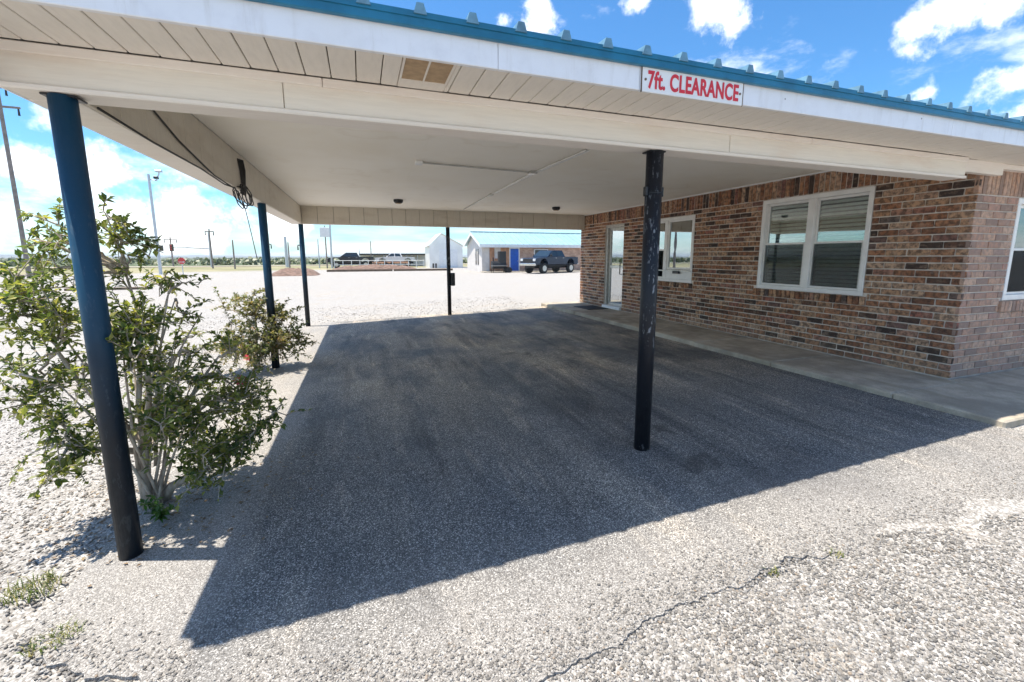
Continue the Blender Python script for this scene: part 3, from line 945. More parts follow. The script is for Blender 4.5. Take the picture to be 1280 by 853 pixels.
MB().cbox((-1.30, 10.0575, 2.064), (XW - .012, 10.205, 2.0785), .004).build('beam_underside', 'trim', canopy)
MB().cbox((-1.32, 10.206, 2.07), (XW - .012, 10.235, 2.455), .004).build('fascia_board', 'fascia', canopy)

# ceiling sheets
for a, b in ((2.55, 4.75), (4.7515, 7.15), (7.1515, 10.034)):
    for c, d in ((-1.103, .62), (.6215, 3.06), (3.0615, XW - .004)):
        MB().box((c, a, 2.424), (d, b, 2.438)).build('ceiling_panel', 'ceiling', canopy)
MB().cbox((XW - .03, 2.56, 2.408), (XW - .004, 10.03, 2.4235), .004).build('ceiling_trim', 'white', canopy)

# eave: soffit boards, vent, fascia, drip edge, roof
VX0, VX1 = .222, .438
x = -1.312
while x < XJ - .02:
    b = min(x + .1115, XJ)
    y1 = BF - .0135 if b < BXR else 2.43
    q = b - .0045; x_ = x
    if x < VX0 < b: q = VX0 - .008
    if x < VX1 < b: x_ = VX1 + .008
    if not (x >= VX0 and b <= VX1) and q - x_ > .012:
        MB().cbox((x_, 2.0135, 2.2375 + rng.uniform(0, .002)), (q, y1, 2.251), .003).build('soffit_board', 'soffit', canopy)
    x += .1115
m = MB()
frame_rect_z = [((VX0 - .006, 2.0135, 2.2355), (VX1 + .006, 2.03, 2.25)), ((VX0 - .006, 2.28, 2.2355), (VX1 + .006, 2.30, 2.25)),
                ((VX0 - .006, 2.03, 2.2355), (VX0 + .004, 2.28, 2.25)), ((VX1 - .004, 2.03, 2.2355), (VX1 + .006, 2.28, 2.25)), ((.326, 2.03, 2.2355), (.334, 2.28, 2.25))]
for a, b in frame_rect_z: m.box(a, b)
m.box((VX0 - .006, 2.302, 2.238), (VX1 + .006, 2.383, 2.25))
vent = m.build('soffit_vent', 'soffit', canopy)
for a, b in ((VX0 + .004, .326), (.334, VX1 - .004)):
    MB().box((a, 2.03, 2.240), (b, 2.28, 2.246)).build('vent_screen', 'tan', vent)
MB().box((-1.30, 2.02, 2.26), (XJ, 2.39, 2.264)).build('eave_deck', 'dark_wood', canopy)
for a, b in ((-1.3245, .62), (.622, 1.36), (1.362, 2.02), (2.022, 3.9), (3.902, XJ)):
    MB().cbox((a, 1.988, 2.222), (b, 2.012, 2.36), .003).build('fascia_board', 'fascia', canopy)
roof(-1.3245, XJ, canopy, None)
MB().cbox((-1.345, 1.962, 2.34), (-1.3255, 10.25, 2.385), .003).build('rake_trim', 'blue_metal', canopy)

# conduit, boxes and two recessed lamps on the ceiling
zc = 2.412
MB().tube([(2.11, 3.92, zc), (2.05, 5.2, zc), (2.09, 7.2, zc), (2.17, 9.54, zc)], .011, 8).build('conduit', 'alu', canopy)
MB().tube([(.66, 5.01, zc), (2.03, 5.14, zc)], .009, 8).build('conduit', 'alu', canopy)
MB().tube([(2.145, 3.92, zc), (2.085, 5.25, zc), (2.12, 7.0, zc)], .006, 6).build('conduit', 'white', canopy)
MB().cbox((1.985, 5.08, 2.39), (2.075, 5.19, 2.4235), .006).build('junction_box', 'alu', canopy)
MB().cbox((.61, 4.965, 2.39), (.69, 5.055, 2.4235), .006).build('junction_box', 'white', canopy)
MB().cbox((2.06, 7.1, 2.392), (2.12, 7.2, 2.4235), .006).build('junction_box', 'alu', canopy)
for x, y in ((.70, 8.42), (3.94, 8.6)):
    m = MB(); m.tube([(x, y, 2.4235), (x, y, 2.385), (x, y, 2.36)], [.085, .085, .06], 16)
    lf = m.build('ceiling_lamp', 'black_metal', canopy)
    MB().tube([(x, y, 2.3605), (x, y, 2.352)], .05, 14).build('lamp_lens', 'tan', lf)

# sign
sg = thing('clearance_sign', 'white sign with red 7ft. CLEARANCE lettering on the fascia', 'sign', (1.69, 1.985, 2.28))
MB().cbox((1.366, 1.9795, 2.214), (2.016, 1.9875, 2.331), .002).build('board', 'white', sg)
fc = bpy.data.curves.new('sign_text', 'FONT'); fc.body = '7ft. CLEARANCE'; fc.size = .098; fc.extrude = .0012; fc.offset = .0026; fc.space_character = 1.06
fc.align_x = 'LEFT'
fo = bpy.data.objects.new('lettering', fc); col.objects.link(fo)
dg = bpy.context.evaluated_depsgraph_get()
tm = bpy.data.meshes.new_from_object(fo.evaluated_get(dg)); bpy.data.objects.remove(fo)
xs = [v.co.x for v in tm.vertices]; w = max(xs) - min(xs); zs = [v.co.y for v in tm.vertices]; h_ = max(zs) - min(zs)
kx, kz = .583 / w, .086 / h_
for v in tm.vertices:
    a, b, c = v.co
    v.co = (1.401 + (a - min(xs)) * kx - 1.69, 1.9782 - c - 1.985, 2.231 + (b - min(zs)) * kz - 2.28)
tm.materials.clear(); tm.materials.append(MAT['red'])
lo = bpy.data.objects.new('lettering', tm); col.objects.link(lo); lo.parent = sg
for x in (1.3645, 2.0162): MB().box((x, 1.9785, 2.213), (x + .0025, 1.9872, 2.332)).build('edge', 'dark_wood', sg)
for x in (1.386, 1.994):
    MB().tube([(x, 1.980, 2.272), (x, 1.9755, 2.272)], .006, 8).build('screw', 'dark_wood', sg)

# hanging cable bundle and its drooping line
m = MB()
def loop(cx, cy, cz, r, tilt, turns=1.1, n=26):
    return [(cx + r * .45 * math.cos(tilt + 6.28 * turns * i / n) + rng.uniform(-.004, .004), cy + r * math.cos(6.28 * turns * i / n) , cz + r * .75 * math.sin(6.28 * turns * i / n) - .0004 * i) for i in range(n + 1)]
for k in range(5): m.tube([(-1.098 + .006 * k, 5.15 + .02 * k, 2.36), (-1.09 + .01 * k, 5.19 + rng.uniform(-.03, .03), 2.25), (-1.09, 5.2 + .03 * k, 2.12), (-1.09, 5.1 + .05 * k, 2.02)], .0065, 6)
for k in range(5): m.tube(loop(-1.11 + .02 * k, 5.12 + rng.uniform(-.06, .06), 1.985 + rng.uniform(-.03, .03), rng.uniform(.10, .16), rng.uniform(0, 3)), .0055, 6)
m.tube([(-1.095, 2.62, 2.07), (-1.1, 3.2, 2.055), (-1.1, 4.0, 2.055), (-1.1, 4.6, 2.03), (-1.1, 4.95, 2.05), (-1.1, 5.06, 1.95)], .006, 6)
m.tube([(-1.098, 2.62, 2.40), (-1.095, 3.0, 2.30), (-1.098, 3.6, 2.16), (-1.098, 4.3, 2.06), (-1.1, 4.9, 2.04)], .006, 6)
m.tube([(-1.10, 5.22, 1.96), (-1.08, 5.24, 1.8), (-1.055, 5.25, 1.6), (-1.03, 5.26, 1.38)], .004, 5)
cb = m.build('hanging_cables', 'cable', smooth=True)
tag(cb, 'dark coiled cables hanging from the left beam of the canopy', 'cable')
tag(MB().cbox((4.78, 8.62, .2005), (5.3, 9.35, .214), .004).build('door_mat', 'black'), 'black door mat on the sidewalk before the glazed door', 'mat')


# ------------------------------------------------------------------ plants
def bez(a, b, c, n=8):
    a, b, c = Vector(a), Vector(b), Vector(c)
    return [a * (1 - t) ** 2 + b * 2 * t * (1 - t) + c * t * t for t in [i / n for i in range(n + 1)]]


def leaf(mb, p, d, size, up):
    d = d.normalized(); s = d.cross(up)
    if s.length < .1: s = d.cross(Vector((1, 0, 0)))
    s.normalize(); nrm = s.cross(d)
    w = size * .27
    a = p; b = p + d * size * .45; c = p + d * size - nrm * size * .12
    mb.add([a, b + s * w + nrm * size * .06, c, b - s * w + nrm * size * .06], [(0, 1, 2), (0, 2, 3)])


def shrub(name, label, base, forks, clusters, lmat, seed, leafsize=.034, twigs=9, tl=.14, dens=1.0, flowers=()):
    rg = random.Random(seed)
    root = thing(name, label, 'shrub', base)
    wood, fol = MB(), MB()
    trunk_tops = []
    for path, r in forks:
        wood.tube(path, r, 8); trunk_tops.append(Vector(path[-1]))
    for cx, cy, cz, rad, dn in clusters:
        c = Vector((cx, cy, cz))
        tp = min(trunk_tops, key=lambda q: (q - c).length + rg.uniform(0, .15))
        mid = tp.lerp(c, .45) + Vector((rg.uniform(-.06, .06), rg.uniform(-.08, .08), rg.uniform(.0, .12)))
        L = (c - tp).length
        pth = bez(tp, mid, c, 8)
        pth = [p + Vector((rg.gauss(0, .008), rg.gauss(0, .008), rg.gauss(0, .008))) if 0 < i < 8 else p for i, p in enumerate(pth)]
        r0 = .006 + .012 * min(1, L)
        wood.tube(pth, [r0 * (1 - .75 * i / 8) for i in range(9)], 6)
        nt = max(3, int(twigs * dn * rad / .13 * rg.choice((.45, .8, 1.0, 1.25))))
        for k in range(nt):
            t = rg.uniform(.55, 1.0) if k else 1.0
            q = pth[min(8, int(t * 8))]
            d = Vector((rg.gauss(0, 1), rg.gauss(0, 1), rg.gauss(.25, .8))).normalized()
            ln = tl * rg.uniform(.6, 1.5) * rad / .13
            e = q + d * ln
            if e.z < base[2] + .03: e.z = base[2] + .03 + rg.random() * .06
            tw = bez(q, q + d * ln * .5 + Vector((0, 0, .03)), e, 4)
            wood.tube(tw, [.0035, .003, .0026, .0022, .0015], 4, False)
            nl = int(ln / .011 * dens)
            for j in range(nl):
                u = (j + rg.random()) / nl
                if u < .12: continue
                i0 = min(3, int(u * 4)); pp = tw[i0].lerp(tw[i0 + 1], u * 4 - i0)
                dd = (tw[i0 + 1] - tw[i0]).normalized()
                out = Vector((rg.gauss(0, 1), rg.gauss(0, 1), rg.gauss(.1, .8))).normalized()
                leaf(fol, pp, dd * .5 + out, leafsize * rg.choice((.5, .75, 1, 1, 1.2, 1.45)) * rg.uniform(.85, 1.15), Vector((rg.gauss(0, .4), rg.gauss(0, .4), 1)))
    wood.build('branches', 'bark', root, smooth=True)
    stuff(fol.build('foliage', lmat, root, recalc=False))
    for fx, fy, fz in flowers:
        m = MB()
        for k in range(26):
            d = Vector((rg.gauss(0, 1), rg.gauss(0, 1), rg.gauss(0, 1))).normalized()
            leaf(m, Vector((fx, fy, fz)) + d * rg.uniform(.005, .03), d + Vector((rg.gauss(0, .4), 0, .2)), .026, Vector((0, 0, 1)))
        m.build('flower', 'petal', root, recalc=False)
    return root


b0 = (-1.24, 2.93, -.06)
fk = [([b0, (-1.25, 2.93, .15), (-1.23, 2.94, .33), (-1.22, 2.93, .42)], [.040, .034, .032, .030]),
      ([(-1.22, 2.93, .38), (-1.18, 2.97, .52), (-1.13, 3.02, .70), (-1.08, 3.05, .82)], [.021, .016, .012, .009]),
      ([(-1.22, 2.93, .38), (-1.25, 2.98, .56), (-1.22, 3.0, .82), (-1.2, 3.0, 1.08), (-1.22, 2.97, 1.3)], [.019, .015, .012, .009, .006]),
      ([(-1.23, 2.93, .36), (-1.36, 2.92, .54), (-1.46, 2.9, .74), (-1.52, 2.88, .92)], [.020, .015, .011, .008]),
      ([(-1.21, 2.94, .36), (-1.12, 3.0, .47), (-1.0, 3.06, .58), (-.93, 3.1, .70), (-.86, 3.08, .79)], [.018, .014, .011, .008, .006]),
      ([(-1.22, 2.93, .34), (-1.12, 2.98, .38), (-1.02, 3.03, .44), (-.94, 3.05, .50)], [.016, .013, .010, .007]),
      ([(-1.23, 2.92, .33), (-1.15, 2.82, .5), (-1.10, 2.76, .72), (-1.12, 2.78, .92)], [.02, .016, .012, .009]),
      ([(-1.24, 2.92, .30), (-1.36, 2.8, .38), (-1.45, 2.72, .46)], [.02, .015, .01]),
      ([(-1.19, 2.98, -.04), (-1.14, 2.97, .04), (-1.0, 3.0, .10), (-.88, 3.02, .12)], [.03, .026, .02, .012])]
_r = random.Random(21)
for k in range(16):                                     # thin shoots from the crown of the stump
    az = _r.uniform(0, 6.28); sp_ = _r.uniform(.12, .42); hh = _r.uniform(.55, 1.15)
    st_ = Vector((-1.23 + _r.uniform(-.05, .05), 2.94 + _r.uniform(-.05, .05), _r.choice((-.05, -.05, .2, .36))))
    en_ = Vector((st_.x + math.cos(az) * sp_, st_.y + math.sin(az) * sp_ * .8, st_.z + hh * .85))
    pth = bez(st_, (st_.x + math.cos(az) * sp_ * .35, st_.y + math.sin(az) * sp_ * .3, st_.z + hh * .45), en_, 6)
    fk.append((pth, [.010 - .0011 * i for i in range(7)]))
CL1 = [(-1.57, 2.9, 1.48, .10, 1.0), (-1.55, 2.75, 1.31, .15, 1.3), (-1.66, 3.1, 1.28, .15, 1.2), (-1.43, 2.75, 1.12, .13, 1.1), (-1.70, 2.95, 1.08, .16, 1.3),
       (-1.58, 3.0, .93, .15, 1.1), (-1.50, 2.7, .91, .13, 1.0), (-1.69, 2.8, .61, .15, 1.1), (-1.65, 3.0, .66, .14, .9), (-1.47, 2.68, .56, .12, .9), (-1.52, 3.0, .75, .12, .7),
       (-1.43, 2.8, .31, .13, 1.0), (-1.41, 2.66, .32, .10, .8), (-1.25, 2.9, 1.64, .09, .8), (-1.23, 3.0, 1.58, .11, 1.0), (-1.15, 2.9, 1.47, .11, .9), (-1.12, 3.0, 1.40, .11, .8),
       (-1.21, 2.95, 1.23, .10, .5), (-1.13, 3.1, 1.17, .12, .8), (-1.15, 2.8, 1.07, .13, 1.0), (-1.19, 3.1, .94, .13, .9), (-.90, 3.0, 1.24, .06, .5), (-1.0, 3.1, 1.0, .10, .6),
       (-.95, 3.0, .84, .11, .7), (-1.08, 2.7, 1.08, .12, .9), (-1.16, 2.9, .83, .12, .6), (-1.14, 3.2, .76, .12, .7), (-1.01, 3.0, .65, .12, .8), (-.99, 3.25, .64, .13, .9),
       (-.83, 3.1, .61, .13, 1.1), (-.82, 3.3, .74, .11, .8), (-.93, 2.9, .48, .13, 1.3), (-.83, 3.1, .40, .15, 1.6), (-.73, 3.2, .46, .13, 1.2), (-.54, 3.0, .44, .10, .9),
       (-.62, 2.95, .37, .11, 1.0), (-.90, 3.0, .26, .14, 1.5), (-1.06, 3.1, .26, .13, 1.2), (-.98, 2.9, .16, .12, 1.0), (-.76, 2.95, .22, .13, 1.1), (-.98, 3.2, .12, .12, .9),
       (-1.40, 3.0, .45, .13, .9), (-1.48, 3.1, .55, .13, .8), (-1.75, 2.9, .85, .15, 1.0), (-1.72, 2.85, 1.2, .14, 1.1), (-1.62, 2.75, .42, .11, .7), (-.70, 3.2, .28, .11, .9),
       (-1.05, 2.68, .62, .13, 1.1), (-.98, 2.72, .84, .12, .8), (-.92, 2.75, .40, .13, 1.3), (-.80, 2.85, .56, .12, 1.1), (-1.10, 2.72, .40, .12, 1.0), (-1.02, 2.62, 1.02, .12, .8), (-.88, 2.70, .24, .12, 1.1),
       (-1.28, 2.7, 1.42, .11, .7), (-1.22, 2.72, .98, .12, .7), (-.66, 3.05, .52, .11, 1.0), (-.78, 3.25, .22, .12, 1.1), (-1.30, 3.2, .60, .13, .9), (-1.33, 3.25, .95, .13, .8), (-1.18, 3.2, .45, .13, 1.0), (-.52, 3.1, .36, .09, .8), (-.95, 2.66, .15, .12, 1.1), (-.84, 2.8, .10, .11, .9), (-1.08, 2.6, .80, .11, .8), (-1.0, 3.3, .9, .12, .7), (-.72, 3.4, .5, .12, 1.0), (-1.36, 2.66, .72, .12, .8), (-1.5, 2.6, .3, .11, .8), (-1.2, 2.6, 1.18, .11, .8), (-1.04, 2.52, .92, .11, .9), (-1.28, 2.6, .74, .11, .7), (-.98, 2.52, .55, .12, 1.0), (-.90, 2.58, .72, .11, .9), (-1.30, 2.62, 1.5, .10, .7), (-1.55, 2.95, 1.60, .09, .9)]
shrub('shrub', 'large leggy green shrub with many bare limbs beside the nearest blue post', b0, fk, CL1, 'leaf', 5, .033, 15, .15, 1.55, [(-.76, 3.1, .62)])
b1 = (-1.36, 6.35, -.07)
fk2 = [([b1, (-1.38, 6.36, .12), (-1.42, 6.36, .3)], [.025, .02, .016]), ([b1, (-1.30, 6.3, .12), (-1.22, 6.25, .28)], [.022, .018, .014]), ([b1, (-1.45, 6.3, .15), (-1.55, 6.3, .35)], [.02, .016, .012]),
       ([b1, (-1.36, 6.42, .2), (-1.33, 6.4, .45), (-1.34, 6.4, .65)], [.02, .016, .012, .008])]
CL2 = [(-1.60, 6.4, .60, .16, .8), (-1.47, 6.3, .84, .15, .7), (-1.74, 6.5, .75, .16, .8), (-1.62, 6.2, .33, .17, 1.2), (-1.37, 6.5, .36, .17, 1.2), (-1.06, 6.2, .60, .17, 1.1), (-.96, 6.4, .57, .16, 1.1),
       (-.82, 6.3, .36, .16, 1.1), (-1.03, 6.1, .30, .17, 1.3), (-1.28, 6.3, .98, .13, .5), (-1.22, 6.4, .79, .15, .7), (-.91, 6.2, .17, .16, 1.2), (-1.81, 6.4, .22, .16, 1.2), (-1.46, 6.0, .15, .17, 1.2),
       (-1.33, 5.8, .08, .14, .9), (-1.18, 6.0, .12, .16, 1.1), (-1.25, 6.15, .35, .17, 1.3), (-1.55, 6.1, .12, .15, 1.0), (-1.30, 6.1, .55, .16, 1.0), (-.75, 6.35, .20, .13, .9), (-1.1, 6.35, .45, .15, 1.2)]
shrub('shrub', 'low sparse shrub with dry twigs around the middle post of the left row', b1, fk2, CL2, 'leaf_dry', 9, .042, 15, .18, 1.35, [(-1.33, 5.78, .22)])
# young shoot at the foot of the big shrub
rt = thing('seedling', 'small bright green weed between the nearest post and the shrub trunk', 'plant', (-1.10, 2.70, -.04))
m = MB(); f = MB()
for k in range(9):
    a = rng.uniform(0, 6.28); e = Vector((-1.10 + .07 * math.cos(a), 2.70 + .07 * math.sin(a), .03 + rng.uniform(0, .10)))
    pth = bez((-1.10, 2.70, -.05), (-1.10, 2.70, e.z), e, 4); m.tube(pth, .002, 4)
    for j in range(14):
        q = pth[rng.randint(1, 4)]; leaf(f, q, Vector((rng.gauss(0, 1), rng.gauss(0, 1), rng.gauss(.2, .5))), rng.uniform(.025, .045), Vector((0, 0, 1)))
m.build('stem', 'green', rt); stuff(f.build('foliage', 'green', rt, recalc=False))


m = MB()
for k in range(700):
    cx_, cy_, sx_ = ((-1.15, 2.95, .42), (-1.3, 6.3, .45))[k % 3 == 0]
    x, y = cx_ + rng.gauss(0, sx_), cy_ + rng.gauss(0, .36)
    z = max(GZ(x, y), PADZ(x, y) if inpad(x, y) else -9) + .006
    a_ = rng.uniform(0, 6.28); leaf(m, Vector((x, y, z)), Vector((math.cos(a_), math.sin(a_), rng.uniform(0, .35))), rng.uniform(.014, .032), Vector((rng.gauss(0, .2), rng.gauss(0, .2), 1)))
stuff(m.build('leaf_litter', 'litter', recalc=False))


def tuft(x, y, n, h, spread, label, cat='grass'):
    m = MB()
    for k in range(n):
        a = rng.uniform(0, 6.28); r = spread * math.sqrt(rng.random()); px, py = x + r * math.cos(a), y + r * math.sin(a) * .8
        z = GZ(px, py) - .004
        hh = h * rng.uniform(.4, 1.2); la = rng.uniform(0, 6.28); ln = hh * rng.uniform(.3, 1.1); w = .0022
        t0 = Vector((px, py, z)); t1 = t0 + Vector((math.cos(la) * ln * .4, math.sin(la) * ln * .4, hh * .7)); t2 = t0 + Vector((math.cos(la) * ln, math.sin(la) * ln, hh * .85))
        s = Vector((-math.sin(la), math.cos(la), 0)) * w
        m.add([t0 - s, t0 + s, t1 + s * .8, t1 - s * .8, t2], [(0, 1, 2, 3), (3, 2, 4)])
    o = m.build('grass_tuft', 'grass', recalc=False); tag(o, label, cat, 'grass tufts in the gravel'); return o
tuft(-1.18, 1.95, 150, .05, .08, 'green grass tuft nearest the bottom left corner')
tuft(-1.46, 2.34, 160, .055, .10, 'yellowing grass tuft left of the nearest post base')
tuft(-1.62, 2.22, 90, .04, .08, 'dry pale grass at the left edge beside the yellowing tuft')
tuft(1.60, 1.22, 30, .035, .025, 'tiny green sprig in the crack of the front pavement edge')
tuft(1.95, 1.20, 26, .03, .04, 'dry sprig in the rough gravel right of the tiny green one')

# ------------------------------------------------------------------ across the lot: motel wing
ML = (10.75, 40, -.09)
motel = thing('motel_wing', 'long low brick motel wing with pale teal roof and blue door', 'building', ML)
X0, X1, Y0, Y1 = 10.75, 34.0, 40.0, 46.0
def far_box(a, b, name, mat, par, **k): return MB().box(a, b).build(name, mat, par, **k)
far_box((12.6, 40.0, -.2), (X1, 40.25, 2.42), 'wall', 'far_brick', motel)
far_box((X0, 40.02, -.2), (12.595, 40.25, 2.42), 'wall', 'pale_wall', motel)
far_box((X0 + .2, 45.8, -.2), (X1, 46, 2.42), 'wall', 'pale_wall', motel)
m = MB(); m.prism([(40.25, -.2), (46, -.2), (46, 2.42), (43, 3.72), (40.25, 2.5)], X0, X0 + .2, 0); m.build('gable_wall', 'pale_wall', motel)
for y in (41.2, 42.0): far_box((X0 - .03, y, .6), (X0 - .002, y + .35, 2.1), 'window', 'dark_win', motel)
m = MB()
m.prism([(39.5, 2.52), (43, 3.80), (46.4, 2.55), (46.4, 2.47), (43, 3.72), (39.5, 2.44)], X0 - .35, X1, 0)
mr = m.build('roof', 'teal_roof', motel)
x = X0 - .2
k = 0
while x < 23.5:
    m = MB(); m.add([(x - .03, 39.48, 2.515), (x + .03, 39.48, 2.515), (x + .03, 43, 3.803), (x - .03, 43, 3.803), (x - .02, 39.48, 2.56), (x + .02, 39.48, 2.56), (x + .02, 43, 3.845), (x - .02, 43, 3.845)],
                    [(0, 3, 2, 1), (4, 5, 6, 7), (0, 1, 5, 4), (1, 2, 6, 5), (2, 3, 7, 6), (3, 0, 4, 7)]); m.build('roof_rib', 'teal_roof', mr); x += .6
far_box((X0 - .35, 42.9, 3.79), (X1, 43.1, 3.86), 'ridge_cap', 'rib_metal', mr)
far_box((X0 - .36, 39.44, 2.22), (X1, 39.49, 2.50), 'fascia_board', 'white', motel)
far_box((X0 - .3, 39.495, 2.24), (X1, 39.99, 2.27), 'soffit', 'pale_wall', motel)
m = MB(); m.add([(X0 - .36, 39.5, 2.26), (X0 - .36, 39.5, 2.5), (X0 - .36, 43, 3.76), (X0 - .36, 43, 3.5), (X0 - .36, 46.4, 2.52), (X0 - .36, 46.4, 2.28), (X0 - .31, 39.5, 2.26), (X0 - .31, 39.5, 2.5), (X0 - .31, 43, 3.76), (X0 - .31, 43, 3.5), (X0 - .31, 46.4, 2.52), (X0 - .31, 46.4, 2.28)],
                [(0, 1, 2, 3), (3, 2, 4, 5), (6, 9, 8, 7), (9, 11, 10, 8), (0, 3, 9, 6), (3, 5, 11, 9), (1, 7, 8, 2), (2, 8, 10, 4), (0, 6, 7, 1), (5, 4, 10, 11)]); m.build('rake_board', 'white', motel)
xx = 10.95
for i, w in enumerate((.55, .5, .6, .5, .45, .5)):
    far_box((xx, 39.955, 0.02), (xx + w - .04, 39.998 - .02 * (xx > 12.6), 2.2 if i != 2 else 1.2), 'wood_panel', 'panel_wood' if i > 0 else 'pale_wall', motel); xx += w
m = MB(); frame_rect(m, 'B', 13.45, 14.5, -.08, 2.22, .10, 39.93, 39.995); dr = m.build('door', 'white', motel)
far_box((13.55, 39.95, -.06), (14.40, 39.985, 2.12), 'door_leaf', 'door_blue', dr)
MB().tube([(14.3, 39.95, .95), (14.3, 39.9, .95)], .04, 8).build('handle', 'alu', dr)
for x in (16.0, 21.5, 26.5):
    m = MB(); frame_rect(m, 'B', x, x + 1.5, .75, 2.1, .09, 39.93, 39.995); w = m.build('window', 'white', motel)
    far_box((x + .09, 39.96, .84), (x + 1.41, 39.99, 2.01), 'pane', 'dark_win', w)
for x in (24.2,):
    m = MB(); frame_rect(m, 'B', x, x + 1.05, -.08, 2.22, .10, 39.93, 39.995); dr = m.build('door', 'white', motel)
    far_box((x + .1, 39.95, -.06), (x + .95, 39.985, 2.12), 'door_leaf', 'door_blue', dr)
structure(MB().cbox((X0 - .2, 38.7, -.3), (X1, 39.98, .0), .02).build('motel_walk', 'concrete'))

# white gabled metal building behind
WBL = (10.0, 57, -.1)
wb = thing('metal_building', 'white gabled metal building left of the motel wing', 'building', WBL)
m = MB(); m.prism([(8.36, -.2), (12.7, -.2), (12.7, 2.75), (9.95, 4.25), (8.36, 2.75)], 57, 57.15, 1); m.build('gable_wall', 'white_metal', wb)
far_box((8.36, 57.15, -.2), (8.5, 61, 2.75), 'wall', 'white_metal', wb); far_box((12.56, 57.15, -.2), (12.7, 61, 2.75), 'wall', 'white_metal', wb)
m = MB(); m.prism([(8.1, 2.64), (9.95, 4.30), (12.95, 2.64), (12.95, 2.72), (9.95, 4.38), (8.1, 2.72)], 56.8, 61.2, 1); m.build('roof', 'white_metal', wb)
far_box((9.6, 56.95, -.1), (12.0, 56.99, 2.3), 'roller_door', 'white', wb)
for x in (8.7, 9.05): far_box((x, 56.94, -.1), (x + .2, 56.985, .5), 'vent', 'dark_win', wb)

# black smoker trailer by the motel wall
bs = thing('barbecue_smoker', 'black barrel smoker with tall firebox parked against the motel wall', 'smoker', (11.9, 38.3, -.09))
MB().tube([(11.2, 38.3, .62), (12.5, 38.3, .62)], .36, 14).build('barrel', 'black_metal', bs)
MB().cbox((11.85, 38.0, .55), (12.5, 38.6, 1.85), .03).build('firebox', 'black_metal', bs)
MB().tube([(11.35, 38.3, .9), (11.35, 38.3, 1.3)], .06, 8).build('chimney', 'black_metal', bs)
MB().tube([(11.0, 37.9, .55), (12.6, 37.9, .55)], .02, 6).build('handle', 'alu', bs)
for x in (11.25, 12.45):
    for y in (38.0, 38.6): MB().tube([(x, y, -.09), (x, y, .5)], .035, 6).build('leg', 'black_metal', bs)
for y in (37.92, 38.68): MB().tube([(12.75, y - .06, .17), (12.75, y + .06, .17)], .26, 14).build('wheel', 'tyre', bs)
MB().cbox((12.3, 38.0, .12), (13.1, 38.6, .2), .01).build('axle_frame', 'black_metal', bs)


